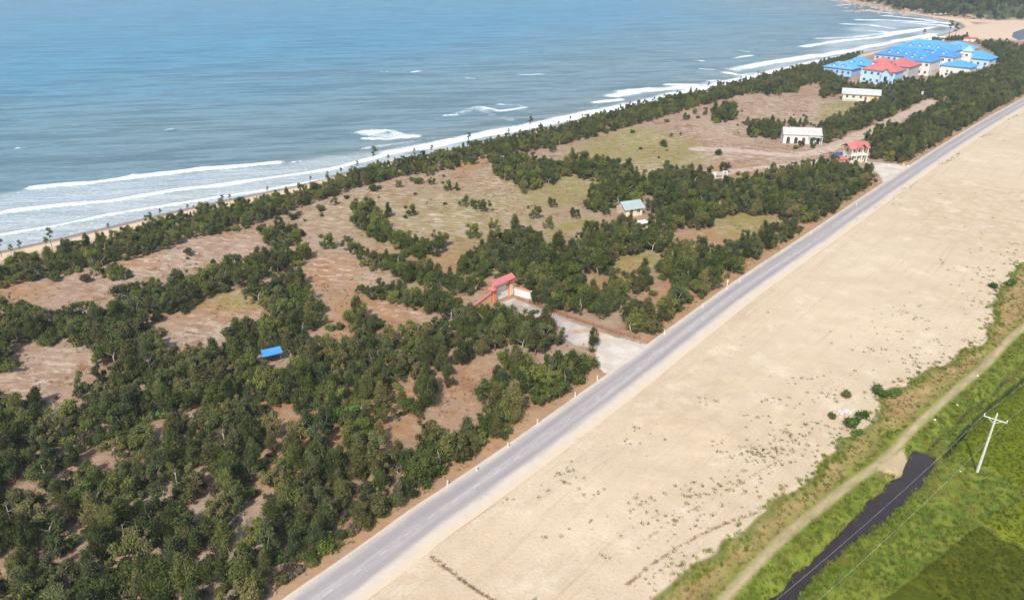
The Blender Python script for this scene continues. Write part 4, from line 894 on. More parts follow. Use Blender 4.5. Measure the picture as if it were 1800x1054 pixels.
G_lush = [blades(700 + i, grass_mat('grass_lush', (.075, .115, .011), (.22, .265, .03), (.28, .28, .05)) if i == 0 else None, 30, .50, .045, 1., .17, 'grass_tuft') for i in range(1)]
for i in range(1, 3): G_lush.append(blades(700 + i, G_lush[0].materials[0], 30, .42 + .12 * i, .045, 1., .18, 'grass_tuft'))
M_ylw = grass_mat('grass_yellow', (.15, .135, .02), (.34, .29, .06), (.36, .29, .09)); G_lush.append(blades(705, M_ylw, 26, .45, .045, 1., .2, 'grass_tuft'))
M_dryg = grass_mat('grass_dry', (.16, .115, .04), (.30, .22, .09), (.34, .25, .12)); G_dry = [blades(720 + i, M_dryg, 22, .5, .045, 1.05, .15, 'dry_tuft') for i in range(2)]
M_weed = grass_mat('weed', (.055, .065, .015), (.13, .125, .035), (.2, .17, .06)); G_weed = [blades(740 + i, M_weed, 16, .36, .07, 1.3, .16, 'weed_tuft') for i in range(3)]
M_rice = grass_mat('rice_light', (.07, .095, .006), (.185, .215, .014), (.22, .23, .018)); M_rice2 = grass_mat('rice_dark', (.06, .078, .006), (.15, .168, .013), (.17, .175, .014))
G_rice = [blades(760 + i, M_rice, 16, .40, .035, .55, .10, 'rice_tuft') for i in range(2)] + [blades(770 + i, M_rice2, 16, .40, .035, .55, .10, 'rice_tuft') for i in range(2)]


def rough(name, q, s0, s1, var, protos):
    scatter(name, ((np.column_stack([q, ground_z(q)]), NR.random(len(q)) * 6.28, NR.uniform(s0, s1, len(q)), var if not isinstance(var, int) else NR.integers(0, var, len(q))), [[p] for p in protos]))


q = field(150000, (15, 40), (190, 260)); q = q[inframe(q)]; dr_ = sdf(q, RIGHTP); q = q[dr_ > .2]; dr_ = dr_[dr_ > .2]
dw = np.maximum(np.maximum(sdf(q, WATER), .22 - seg_dist(q, DITCH)), .4 - seg_dist(q, DITCH2)); dp_ = np.max([sdf(q, a) for a in PADDY], 0); dt = seg_dist(q, TRACK); sd_ = sdf(q, np.vstack([TRACK, [[400, -300]], [[0, -300]]]))
bank = (dw < -.1) & (dw > -4.5) & (dp_ < 0) & (dt > 1.1) & (sdf(q, LAYBY) < 0); lushr = (sd_ > 0) & (dp_ < .1) & (dw < 0) & (dt > 1.8) & (sdf(q, LAYBY) < 0); edgeb = (sd_ < 0) & (dr_ < 1.7) & (vnoise(q, 6, 55) > .42)
k = NR.random(len(q)); m = ((bank & (k < .95)) | (lushr & (k < .8)) | (edgeb & (k < .55))); X, G, N, _q = along(SANDE, .35); fr = X + N * NR.normal(.25, .7, len(X))[:, None]; fr = np.vstack([fr, fr + NR.normal(size=fr.shape) * .35]); fr = fr[inframe(fr) & (vnoise(fr, 4., 59) > .36)]; q2 = np.vstack([q[m], fr]); yv = vnoise(q2, 7, 57) * .6 + vnoise(q2, 2.5, 58) * .4
rough('grass', q2, .5, 1.15, np.where(NR.random(len(q2)) < sstep(.45, .75, yv) * .8, 3, NR.integers(0, 3, len(q2))), G_lush)
m = (sd_ < 0) & (dt > .8) & ~edgeb & (k < .36) & (sdf(q, LAYBY) < 0); rough('dry_grass', q[m], .5, 1.1, 2, G_dry)
m = np.zeros(len(q), bool); wh = np.zeros(len(q), int); q = field(90000, (50, 45), (190, 190)); q = q[inframe(q)]; ds = np.array([sdf(q, a) for a in PADDY]); kk = ds.argmax(0); q, kk = q[ds.max(0) > .15], kk[ds.max(0) > .15]
rough('rice_plants', q, .8, 1.15, np.where(kk == 1, 2, 0) + NR.integers(0, 2, len(q)), G_rice)
# weeds creeping over the sand: thick near the ragged edge, in drifts and along old ruts
q = field(160000, (-10, 50), (330, 420)); q = q[inframe(q)]; ds = sdf(q, SANDP); de = seg_dist(q, SANDE); q, de = q[ds > .3], de[ds > .3]
crumbs = []; pr = np.exp(-de / 7.) * .55 * sstep(.5, .78, vnoise(q, 4.5, 61) * .6 + vnoise(q, 1.7, 62) * .4 + .22 * np.exp(-de / 5)) + .0018
w1 = q[NR.random(len(q)) < pr]; parts = [w1]
for a, b, n_, s_ in [(1218, 866, 40, .9), (1163, 911, 45, 1.1), (1277, 856, 50, 1.1), (1347, 799, 70, 1.2), (1312, 793, 30, 1.), (1375, 785, 60, 1.4), (1434, 754, 50, 1.3), (1454, 697, 25, .9), (1391, 768, 40, 1.), (1273, 783, 16, .8), (1131, 754, 12, .7), (1245, 709, 14, .7),
                     (1106, 779, 10, .5), (1125, 884, 16, .7), (1332, 738, 18, .9), (1371, 707, 18, .9), (1399, 669, 14, 1.), (1582, 550, 20, .9), (1615, 561, 14, .8), (1561, 585, 20, 1.), (1533, 613, 24, .9), (1591, 626, 26, 1.), (1634, 643, 40, 1.2), (1728, 476, 22, 1.2),
                     (1737, 534, 40, 1.3), (990, 832, 26, .8), (1010, 850, 10, .6), (862, 880, 14, .9), (1042, 872, 14, .7)]:
    c = np.array(at(a, b)[:2]); parts.append(c + NR.normal(size=(int(n_ * .55), 2)) * np.array([s_ * 1.7, s_ * 1.2]))
for line, n_ in [([(760, 980), (795, 1008), (830, 1032), (870, 1056)], 160), ([(1100, 1027), (1180, 967), (1240, 935), (1290, 914), (1335, 900)], 220), ([(1130, 950), (1200, 905), (1260, 872), (1330, 832), (1400, 790)], 90), ([(1536, 368), (1566, 347), (1612, 318)], 170),
                 ([(1650, 290), (1673, 278), (1690, 268)], 120), ([(1722, 242), (1738, 234)], 60), ([(1768, 212), (1785, 203)], 60), ([(1545, 360), (1500, 392)], 40)]:
    A = smooth(poly(line), 1); d = np.r_[0, np.cumsum(np.linalg.norm(np.diff(A, axis=0), axis=1))]; u = NR.uniform(0, d[-1], n_); (crumbs if n_ > 85 and line[0][1] > 700 else parts).append((np.column_stack([np.interp(u, d, A[:, 0]), np.interp(u, d, A[:, 1])]) + NR.normal(size=(n_, 2)) * (.13 if line[0][1] > 700 else .55))[: n_ if line[0][1] > 700 else n_ // 2])
w = np.vstack(parts); rough('sand_weeds', w, .35, 1.05, 3, G_weed)
M_crumb = grass_mat('dry_debris', (.20, .14, .085), (.33, .24, .15), (.38, .29, .19)); rough('dry_debris', np.vstack(crumbs), .3, .8, 2, [blades(790 + i, M_crumb, 12, .3, .08, 1.45, .16, 'debris') for i in range(2)])
# dry tufts on the scrub land
q = field(160000, (-190, 45), (330, 420)); q = q[inframe(q)]; q = q[(sdf(q, RIGHTP) < 0) & (sdf(q, SANDP) < -1) & (sdf(q, COAST) > 9)]; q = q[clear_of(q, -.6)]; k = vnoise(q, 7, 71) * .6 + vnoise(q, 2.2, 72) * .4; kr = NR.random(len(q)); q = q[(kr < sstep(.45, .75, k) * .5 + .015)][:24000]
X, G, N, _q = along(ROADC, .09); vg = X - N * (4.0 + 4.2 * NR.random(len(X)) ** .8)[:, None]; vg = vg[inframe(vg) & (NR.random(len(vg)) < sstep(.35, .7, vnoise(vg, 3.2, 88)) * .6) & (sdf(vg, DRIVE) < -.2) & (sdf(vg, DRIVE2) < -.2)]; q = np.vstack([q, vg])
rough('dry_tufts', q, .45, 1.0, NR.choice(5, len(q), p=[.33, .27, .2, .1, .1]), G_dry + G_weed)

#@@BUILT_BEGIN@@
# ------------------------------------------------------------------ paints
P_white = paint('whitewash', (.72, .70, .66), .8, .1, .8, .2, (.46, .42, .37)); P_cream = paint('cream_wall', (.74, .66, .48), .8, .1, .8, .2, (.5, .42, .3)); P_pink = paint('pink_render', (.58, .38, .32), .85, .15, 1.)
P_pale = paint('pale_blue_wall', (.40, .60, .76), .8, .1, .6); P_cyan = paint('blue_wall', (.32, .50, .74), .8, .1, .6); P_grey = paint('grey_wall', (.46, .45, .44), .85, .15, .8, .2, (.32, .31, .3))
P_orange = paint('orange_paint', (.66, .24, .10), .7, .15, 1.); P_yellow = paint('ochre_wall', (.66, .44, .20), .8, .15, 1.); P_red = paint('red_paint', (.56, .085, .07), .6, .15, 1.)
P_steel = paint('painted_steel', (.74, .75, .74), .55, .08, 2.); P_rust = paint('rusty_brown', (.28, .13, .065), .8, .25, 4.); P_conc = paint('concrete', (.55, .53, .48), .85, .12, 3.); P_wood = paint('weathered_wood', (.24, .16, .10), .9, .25, 4.)
R_red = ribs('red_tile', (.52, .15, .14), .6, 14); R_blue = ribs('blue_sheet', (.085, .33, .64), .45, 10); R_teal = ribs('teal_sheet', (.28, .52, .56), .5, 10); R_green = ribs('grey_green_sheet', (.33, .40, .385), .6, 9); R_grey = ribs('grey_sheet', (.46, .48, .46), .6, 9)
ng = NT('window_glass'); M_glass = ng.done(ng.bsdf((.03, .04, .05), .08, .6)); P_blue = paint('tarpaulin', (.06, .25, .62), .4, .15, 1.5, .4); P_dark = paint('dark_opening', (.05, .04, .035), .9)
P_rock = paint('boulder', (.47, .33, .25), .9, .35, .35, .15, (.27, .20, .17)); P_rubble = paint('rubble', (.58, .50, .47), .9, .2, 3.); P_maroon = paint('maroon_paint', (.22, .045, .06), .7, .1, 1.); P_post = paint('white_post', (.74, .72, .66), .7, .08, 2.)
RZ = math.radians(45)


def gz(x, y): return float(ground_z([[x, y]])[0])


def site(a, b, lift=0.):
    x, y, _ = at(a, b); return (x, y, gz(x, y) + lift)


def window(par, x, y, zc, w, h, face, frame_mat=None):
    """glass with a frame standing out of the wall face; face: 'f' front -y, 'b' back, 'l' left -x, 'r' right +x"""
    f, g = MB(), MB(); t = .07
    def bx(m, a0, a1, z0, z1, d0, d1):
        if face == 'f': m.box(x + a0, x + a1, y - d1, y - d0, z0, z1)
        elif face == 'b': m.box(x + a0, x + a1, y + d0, y + d1, z0, z1)
        elif face == 'r': m.box(x + d0, x + d1, y + a0, y + a1, z0, z1)
        else: m.box(x - d1, x - d0, y + a0, y + a1, z0, z1)
    a, z0, z1 = w / 2, zc - h / 2, zc + h / 2
    bx(f, -a - t, -a, z0 - t, z1 + t, .003, .09); bx(f, a, a + t, z0 - t, z1 + t, .003, .09); bx(f, -a, a, z0 - t, z0, .003, .09); bx(f, -a, a, z1, z1 + t, .003, .09); bx(f, -.03, .03, z0, z1, .045, .075)
    bx(g, -a, a, z0, z1, .003, .04)
    o = f.build('window', frame_mat or P_white, par); g.build('pane', M_glass, o); return o


def door(par, x, y, w, h, face='f', mat=None):
    m = MB()
    if face == 'f': m.box(x - w / 2, x + w / 2, y - .06, y - .003, .02, h)
    elif face == 'r': m.box(x + .003, x + .06, y - w / 2, y + w / 2, .02, h)
    else: m.box(x - .06, x - .003, y - w / 2, y + w / 2, .02, h)
    return m.build('door', mat or P_maroon, par)


# ------------------------------------------------------------------ the red roofed gateway
gx, gy, g0 = site(882, 525)
gt_ = thing('gateway', 'red roofed gateway with white sign panel and steel gate at the head of the drive', 'gateway', (gx, gy, g0), RZ); gt_.scale = (.93, .93, .93)
m = MB(); m.box(-2.95, -2.05, -.5, .5, -.4, 3.3).box(-2.75, -2.3, -.3, .3, 3.3, 4.3); m.build('pillar', P_orange, gt_)
m = MB(); m.box(2.0, 3.2, -.6, .6, -.4, 3.9).box(2.2, 2.7, -.3, .3, 3.9, 4.5); o = m.build('pillar', P_orange, gt_); m = MB()
for k in range(3): m.box(2.08 + .4 * k, 2.32 + .4 * k, -.72, -.602, .3, 3.3)
m.build('pilaster', P_cream, o)
m = MB(); m.box(-2.6, 2.6, -.32, .32, 3.55, 4.75); o = m.build('sign_panel', P_white, gt_)
m = MB(); m.box(-2.7, 2.7, -.40, -.323, 3.42, 3.55).box(-2.7, -2.58, -.40, -.323, 3.55, 4.75); m.build('trim', P_red, o)
MB().gable(5.9, 1.9, 4.85, .62, .35).build('roof', R_red, gt_)
MB().hip(1.3, 1.5, 3.92, .75, .42, c=(2.85, 0)).build('side_roof', R_red, gt_); MB().hip(1.0, 1.2, 3.32, .6, .4, c=(-2.75, 0)).build('side_roof', R_red, gt_)
for x0, x1 in ((-2.03, -.03), (.03, 1.98)):
    m = MB(); m.box(x0, x1, -.03, .03, .12, .22).box(x0, x1, -.03, .03, 2.55, 2.65).box(x0, x0 + .07, -.03, .03, .22, 2.55).box(x1 - .07, x1, -.03, .03, .22, 2.55); o = m.build('gate_leaf', P_steel, gt_)
    m = MB(); w_ = x1 - x0 - .14
    for k in range(9): m.box(x0 + .07 + w_ * (k + .15) / 9, x0 + .07 + w_ * (k + .85) / 9, -.012, .012, .22, 2.55)
    m.build('sheet', P_steel, o)
ww = thing('boundary_wall', 'white wall with pink coping running from the right of the red roofed gateway', 'wall', (gx + 3.3 * C45, gy + 3.3 * C45, g0), RZ - math.radians(78))
MB().box(.3, 4.6, -.12, .12, -.4, 1.75).build('wall', P_white, ww); MB().box(.2, 4.7, -.24, .24, 1.75, 1.92).build('coping', paint('pink_coping', (.66, .24, .17)), ww); MB().box(4.6, 5.0, -.22, .22, -.4, 1.95).build('end_pier', P_white, ww); MB().box(.0, .3, -.2, .2, -.4, 1.75).build('pier', P_yellow, ww)
lw = thing('boundary_wall', 'stepped wall with red coping running down left from the red roofed gateway', 'wall', (gx - 3.1 * C45, gy - 3.1 * C45, g0), RZ + math.pi + .12)
MB().prism([(0, -.4), (5.6, -.4), (5.6, 1.5), (0, 2.4)], -.13, .13).build('wall', P_yellow, lw); MB().prism([(0, 2.4), (5.6, 1.5), (5.6, 1.75), (0, 2.65)], -.26, .26).build('coping', R_red, lw); MB().box(5.6, 6.9, -.45, .45, -.4, 1.9).build('end_pier', P_red, lw)

# rail fence along the drive
fp = poly([(930, 533), (960, 545), (1000, 560), (1040, 573), (1085, 588), (1140, 601)]); X, G, N, q = along(fp, 2.05)
rf = thing('rail_fence', 'rusty brown three-rail fence along the right side of the gateway drive', 'fence', (X[0][0], X[0][1], 0)); X = X - X[0]
for i in range(len(X)): MB().box(-.07, .07, -.07, .07, -.3, 1.12, c=X[i]).build('post', P_rust, rf)
for hz in (.35, .68, 1.0):
    m = MB()
    for i in range(len(X) - 1): m.tube([(*(X[i] - N[i] * .09), hz), (*(X[i + 1] - N[i + 1] * .09), hz)], [.055, .055], 6)
    m.build('rail', P_rust, rf)
# white marker posts by the road
for a, b, h_ in [(1168, 588, 1.), (1050, 668, .9), (1011, 697, .9), (945, 745, .9), (893, 786, .9), (838, 828, .9), (787, 853, .9), (1235, 541, .9), (1300, 496, .9), (1425, 412, .9), (1505, 362, .9)]:
    r = thing('marker_post', 'short white marker post on the grassy verge left of the asphalt road', 'post', site(a, b), .7, 'marker posts along the road'); MB().prism([(-.09, -.2), (.09, -.2), (.09, h_), (-.09, h_ + .12)], -.08, .08).build('shaft', P_post, r); MB().box(-.094, .094, -.084, .084, h_ * .62, h_ * .78).build('band', P_yellow, r)
r = thing('sign_post', 'tall slim white post standing alone on the road verge below the wood', 'post', site(1277, 510), .7); MB().tube([(0, 0, -.2), (0, 0, 2.5)], [.08, .07], 8).build('pole', P_post, r); MB().box(-.25, .25, -.03, .03, 1.9, 2.45).build('plate', P_post, r)

# ------------------------------------------------------------------ small houses
def house(name, label, cat, loc, rz, w, d, h, rh, wall, roof, wins=(), doors=(), oh=.5, hipped=False, gw=None):
    t = thing(name, label, cat, loc, rz); m = MB()
    if hipped: m.box(-w / 2, w / 2, -d / 2, d / 2, -.5, h)
    else: m.prismx([(-d / 2, -.5), (d / 2, -.5), (d / 2, h), (0, h + rh - .02), (-d / 2, h)], -w / 2, w / 2)
    wl = m.build('wall', wall, t)
    (MB().hip(w, d, h, rh, oh) if hipped else MB().gable(w, d, h, rh, oh)).build('roof', roof, t)
    for f, u, zc, a, b in wins:
        if f in 'fb': window(t, u, -d / 2 if f == 'f' else d / 2, zc, a, b, f)
        else: window(t, w / 2 if f == 'r' else -w / 2, u, zc, a, b, f)
    for f, u, a, b in doors: door(t, u if f == 'f' else (w / 2 if f == 'r' else -w / 2), -d / 2 if f == 'f' else u, a, b, f)
    return t


x, y, z_ = site(1106, 376)
hh_ = house('small_house', 'small hut with pale grey green roof and pink side wall among the trees', 'hut', (x, y, z_), math.radians(22), 5.4, 5.0, 2.5, 1.25, P_cream, R_green, [('l', -.9, 1.5, .8, .9), ('f', 1.4, 1.5, .9, .9)], [('f', -.9, .9, 1.9)], .55)
MB().box(-2.78, -2.703, -2.45, 2.45, .02, 2.4).build('side_render', P_pink, hh_)
t = thing('shed', 'tiny white open-fronted shed in the wood below the grey green roofed hut', 'shed', site(1129, 401), math.radians(25)); MB().box(-1.2, 1.2, .7, .85, -.3, 1.6).box(-1.2, -1.05, -.8, .7, -.3, 1.6).box(1.05, 1.2, -.8, .7, -.3, 1.6).build('wall', P_white, t); MB().prismx([(-1.05, 1.62), (1., 1.82), (1., 1.94), (-1.05, 1.74)], -1.4, 1.4).build('roof', P_white, t)
t = thing('ruined_wall', 'broken white wall with openings beside a dark tree on the sandy ground', 'ruin', site(1268, 313), math.radians(8))
MB().prism([(-3, -.3), (-1.9, -.3), (-1.9, 1.5), (-2.3, 2.2), (-3, 1.7)], -.12, .12).build('wall', P_white, t); MB().box(-1.9, .2, -.12, .12, 1.2, 1.95).box(-1.9, .2, -.12, .12, -.3, .35).build('wall', P_grey, t); MB().box(.2, .55, -.16, .16, -.3, 2.5).build('pillar', P_white, t); MB().box(1.5, 1.9, -.16, .16, -.3, 2.3).build('pillar', P_white, t); MB().box(.55, 1.5, -.1, .1, 2.0, 2.3).build('lintel', P_white, t); MB().box(-3., -2.8, .12, 2.6, -.3, 1.3).build('side_wall', P_grey, t)
x, y, z_ = site(1406, 249)
wh = house('white_house', 'long white house with arched door openings and faded roof beside the pale track', 'house', (x, y, z_), math.radians(-9), 13.6, 6.0, 3.5, 1.9, P_white, paint('pale_roof', (.50, .47, .45), .8, .3, .6, .2, (.30, .27, .24)), [('l', 0, 2., 1., 1.1)], [], .35)
for i, u in enumerate((-5, -2.2, .6, 3.4, 5.8)):
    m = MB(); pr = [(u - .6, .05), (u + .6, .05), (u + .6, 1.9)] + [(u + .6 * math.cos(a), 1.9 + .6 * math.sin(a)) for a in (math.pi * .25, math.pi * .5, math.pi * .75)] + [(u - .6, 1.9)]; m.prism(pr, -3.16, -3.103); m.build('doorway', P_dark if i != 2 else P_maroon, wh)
MB().box(2.2, 7.2, -4.6, -3.45, 2.75, 2.9).build('porch_roof', R_grey, wh)
for u in (2.5, 4.7, 6.9): MB().box(u - .1, u + .1, -4.5, -4.3, -.3, 2.75).build('porch_post', P_white, wh)
x, y, z_ = site(1511, 176)
lh = house('long_house', 'long low house with grey green roof, cream left wall and ochre right end', 'house', (x, y, z_), math.radians(-20), 16, 6.5, 3.3, 1.7, P_cream, R_grey, [('f', -6, 1.8, 1., 1.1), ('f', -3.2, 1.8, 1., 1.1), ('f', 0, 1.8, 1., 1.1)], [('f', 2.2, 1., 2.1)], .7)
MB().box(4.2, 8.02, -3.32, -3.253, .0, 3.1).build('ochre_render', P_yellow, lh)
MB().box(-8.2, -2, -5.4, -4.9, -.3, .9).build('low_wall', P_grey, lh)

# cream gatehouse by the far drive
x, y, z_ = site(1499, 283)
gh = thing('gatehouse', 'two storey cream gatehouse with white columns and red gabled roofs', 'gatehouse', (x, y, z_), math.radians(14))
MB().box(-2.6, 3.2, -1.6, 2.6, -.4, 5.2).build('wall', P_cream, gh); MB().box(-3.0, 3.6, -2.6, -1.6, 2.55, 2.8).build('balcony', P_white, gh)
for u in (-2.8, -.75, 1.35, 3.4): MB().box(u - .16, u + .16, -2.55, -2.23, -.4, 5.2).build('column', P_white, gh)
o = MB().gable(6.9, 4.6, 5.25, 1.25, .55).build('roof', R_red, gh)
m = MB(); m.v, m.f = [], []; g2 = MB().gable(4.3, 3.0, 0, 1.35, .35); m.add([(-q[1] + .3, q[0] - 1.1, q[2] + 5.45) for q in g2.v], [f for f in g2.f]); m.build('front_gable', R_red, gh); MB().prism([(-.95, 5.3), (1.55, 5.3), (.3, 6.45)], -2.6, -2.45).build('pediment', P_cream, gh)
for u in (-1.8, .3, 2.3):
    window(gh, u, -1.6, 4.1, .95, 1.3, 'f'); window(gh, u, -1.6, 1.4, .95, 1.4, 'f')
window(gh, -2.6, .5, 4., .9, 1.1, 'l'); window(gh, -2.6, .5, 1.4, .9, 1.1, 'l')
t = thing('gate_wing', 'low red roofed side building leaning against the cream gatehouse', 'outbuilding', site(1476, 288), math.radians(14)); MB().box(-1.9, 1.9, -1.5, 1.5, -.3, 1.9).build('wall', paint('rose_wall', (.60, .30, .22)), t); MB().hip(3.8, 3., 1.9, .9, .35).build('roof', R_red, t); window(t, 0, -1.5, 1.1, .8, .7, 'f'); door(t, 1.2, -1.5, .7, 1.7)
t = thing('tarp_cover', 'dark blue tarpaulin cover on poles left of the cream gatehouse', 'tarpaulin', site(1471, 279), math.radians(10)); MB().gable(4.6, 2.4, 1.7, .45, .2).build('sheet', paint('dark_tarp', (.05, .075, .22), .5), t)
for u, v_ in ((-2.2, -1.1), (2.2, -1.1), (-2.2, 1.1), (2.2, 1.1)): MB().tube([(u, v_, -.2), (u, v_, 1.7)], [.04, .04], 5).build('pole', P_wood, t)
for i, (a, b) in enumerate([(1562, 291), (1585, 293), (1596, 293), (1588, 290)]):
    me = None; t = tag(link('kerb_stone', None), ('pale orange' if i % 2 else 'white') + ' stone at the right edge of the gatehouse apron', 'stone', 'stones by the gatehouse apron'); t.location = site(a, b); m = MB(); m.prism([(-.35, -.1), (.35, -.1), (.3, .35), (.05, .5), (-.28, .38)], -.3, .3); m.build('block', P_yellow if i % 2 else P_white, t)

# blue shelter in the grove
t = thing('shelter', 'little shelter with bright blue tarpaulin roof sunk in the grove', 'shelter', site(479, 634), math.radians(28)); t.scale = (.88, .88, .88); MB().gable(3.5, 2.6, 2.35, .62, .25).build('roof', P_blue, t); MB().box(-1.7, 1.7, 1.1, 1.2, .1, 2.1).build('back_wall', P_wood, t)
for u, v_ in ((-1.6, -1.15), (1.6, -1.15), (-1.6, 1.25), (1.6, 1.25)): MB().tube([(u, v_, -.2), (u, v_, 2.4)], [.06, .05], 6).build('pole', P_wood, t)
MB().box(-2.6, -1.8, -.9, .9, .55, .62).build('bench_top', P_grey, t)

# ------------------------------------------------------------------ the resort: blocks turned with the shore
def block(name, label, pxy, ze, w, d, rh, wall, roof, cols=(), rows=1, oh=.7, sides='fl', group=None, tower=False):
    """hipped block; pxy is the middle of its eaves in the photo, ze the eaves' height"""
    x, y, _ = at(*pxy, ze); t = thing(name, label, 'building', (x, y, 0), -RZ, group); MB().box(-w / 2, w / 2, -d / 2, d / 2, -.5, ze).build('wall', wall, t); MB().hip(w, d, ze, rh, oh).build('roof', R_blues[int(pxy[0]) % 3] if roof is R_blue else roof, t)
    if roof is R_blue and w > 15.5: dormers(t, w, d, ze, rh, 2 if w < 25 else 4, R_blues[1])
    st = ze / rows
    for k in range(rows):
        zc = st * (k + .55)
        for f in sides:
            L_ = w if f in 'fb' else d; n_ = max(1, int(L_ / 3.2))
            for j in range(n_):
                u = -L_ / 2 + L_ * (j + .5) / n_
                window(t, u if f in 'fb' else (w / 2 if f == 'r' else -w / 2), (-d / 2 if f == 'f' else d / 2) if f in 'fb' else u, zc, 1.25, 1.35, f)
    return t


R_blues = [R_blue, ribs('blue_sheet_faded', (.13, .37, .62), .55, 10), ribs('blue_sheet_deep', (.06, .26, .58), .5, 10)]


def dormers(t, w, d, ze, rh, n_, mat):
    for j in range(n_):
        u = -w * .32 + w * .64 * (j + .5) / n_; y0 = -d * .36; zz_ = ze + rh * .30
        MB().prism([(u - 1.1, zz_ - .6), (u + 1.1, zz_ - .6), (u + 1.1, zz_ + .7), (u, zz_ + 1.5), (u - 1.1, zz_ + .7)], y0 - .4, y0 + 2.2).build('dormer', P_white, t)
        m = MB(); g2 = MB().gable(3., 2.4, 0, .9, .3); m.add([(-q[1] + u, q[0] + y0 + .8, q[2] + zz_ + .72) for q in g2.v], g2.f); m.build('dormer_roof', mat, t)


def bay(t, u, d, w, ze, rh, mat, roof, out=1.6):
    """gabled bay standing out of the front"""
    MB().prism([(u - w / 2, -.5), (u + w / 2, -.5), (u + w / 2, ze), (u, ze + rh), (u - w / 2, ze)], -d / 2 - out, -d / 2 - .003).build('bay', mat, t)
    m = MB(); g2 = MB().gable(out + .6, w, 0, rh, .3); m.add([(-q[1] + u, q[0] - d / 2 - out / 2 - .1, q[2] + ze) for q in g2.v], g2.f); m.build('bay_roof', roof, t)
    window(t, u, -d / 2 - out, ze * .55, 1.3, 2.2, 'f', P_dark)


t = block('resort_building', 'pale blue resort house with red hipped roof and gabled bay, nearest of the resort', (1553, 122), 7.2, 17, 12, 3.6, P_pale, R_red, rows=2, sides='fl'); bay(t, 4.5, 12, 4.6, 6.6, 2.2, P_pale, R_red)
MB().box(-8.9, -8.55, -6.4, -6.05, -.4, 7.2).build('corner_post', P_white, t)
t = block('resort_building', 'grey walled resort wing with red roof just right of the nearest red roofed house', (1585, 113), 7.0, 14, 17, 3.4, P_grey, R_red, rows=2, sides='fr'); bay(t, 0, 17, 4., 6.4, 2., P_grey, R_red, 1.2)
t = block('resort_building', 'small upper block with red roof rising behind the nearest red roofed house', (1552, 108), 9.5, 8, 8, 2.4, P_white, R_red, rows=3, sides='fl')
t = block('resort_building', 'leftmost low resort house with bright blue roof near the dunes', (1480, 118), 4.2, 16, 11, 3.0, P_cyan, R_blue, sides='fl')
t = block('resort_building', 'low blue roofed resort house between the leftmost one and the red roofs', (1512, 112), 4.8, 17, 14, 3.8, P_cyan, R_blue, sides='fl')
t = block('resort_building', 'long blue roofed resort wing seen above the red roofs', (1592, 97), 7.5, 30, 15, 4.2, P_pale, R_blue, rows=2, sides='fl')
t = block('resort_building', 'blue roofed resort block with tall white right wall beside the red roofs', (1619, 104), 7.8, 16, 18, 3.8, P_white, R_blue, rows=2, sides='fr')
t = block('resort_building', 'farthest wide blue roofed resort block toward the beach', (1632, 84), 8.5, 34, 20, 4.6, P_white, R_blue, rows=2, sides='fl')
t = block('resort_building', 'blue roofed resort block in the middle of the roofs with a dark square window', (1655, 96), 7.8, 18, 16, 3.6, P_white, R_blue, rows=2, sides='fr')
t = block('resort_building', 'blue roofed resort wing at the upper right of the roofs', (1681, 84), 8.2, 20, 20, 4.2, P_white, R_blue, rows=2, sides='fr')
t = block('resort_tower', 'small square tower with pale teal pyramid roof at the right of the blue roofs', (1703, 90), 9.5, 4.6, 4.6, 3.2, P_white, R_teal, rows=2, sides='fr', oh=.5)
t = block('resort_building', 'blue roofed annex with blank white front wall at the lower right of the resort', (1686, 115), 6.2, 15, 12, 2.8, P_white, R_blue, rows=1, sides='r')
t = block('resort_building', 'blue roofed pavilion standing apart at the right end of the resort', (1722, 101), 5.5, 15, 15, 4.2, P_pale, R_blue, rows=1, sides='fr')
t = thing('white_canopy', 'flat white canopy roof in front of the red roofed resort house', 'canopy', site(1560, 160), -RZ); MB().box(-3.2, 3.2, -1.3, 1.3, 2.4, 2.58).build('roof', P_white, t)
for u in (-3, 3):
    for v_ in (-1.1, 1.1): MB().box(u - .08, u + .08, v_ - .08, v_ + .08, -.3, 2.4).build('post', P_white, t)
t = thing('red_hut', 'small red brown hut among bushes right of the resort', 'hut', site(1742, 124), -RZ); MB().box(-2, 2, -1.6, 1.6, -.3, 2.3).build('wall', P_pink, t); MB().hip(4, 3.2, 2.3, 1.2, .4).build('roof', R_red, t); door(t, 0, -1.6, .9, 1.9)
for i, (a, b) in enumerate([(1624, 70), (1632, 69), (1640, 69), (1655, 71), (1700, 72), (1712, 73)]):
    t = thing('beach_hut', 'tiny pale beach hut on the sand behind the blue roofs', 'hut', site(a, b), -RZ + .3 * i, 'beach huts behind the resort'); MB().box(-2.2, 2.2, -1.6, 1.6, -.3, 2.2).build('wall', P_white, t); MB().hip(4.4, 3.2, 2.2, 1., .35).build('roof', P_red if i > 3 else P_white, t)
# parked cars at the head of the far drive
def car(a, b, rz, paintm, label):
    t = thing('parked_car', label, 'car', site(a, b), rz, None); m = MB(); m.prism([(-2.1, .35), (2.1, .35), (2.15, .75), (1.95, .9), (1.0, .98), (.45, 1.42), (-1.1, 1.45), (-1.75, 1.0), (-2.1, .92)], -.85, .85); m.build('body', paintm, t)
    for sy in (-1, 1):
        MB().prism([(-1.0, 1.0), (.75, 1.0), (.38, 1.36), (-.95, 1.38)], .853 * sy if sy > 0 else -.87, .87 if sy > 0 else -.853).build('side_window', M_glass, t)
        for u in (-1.3, 1.3): MB().tube([(u, sy * .68, .33), (u, sy * .88, .33)], [.33, .33], 12).build('wheel', P_dark, t)


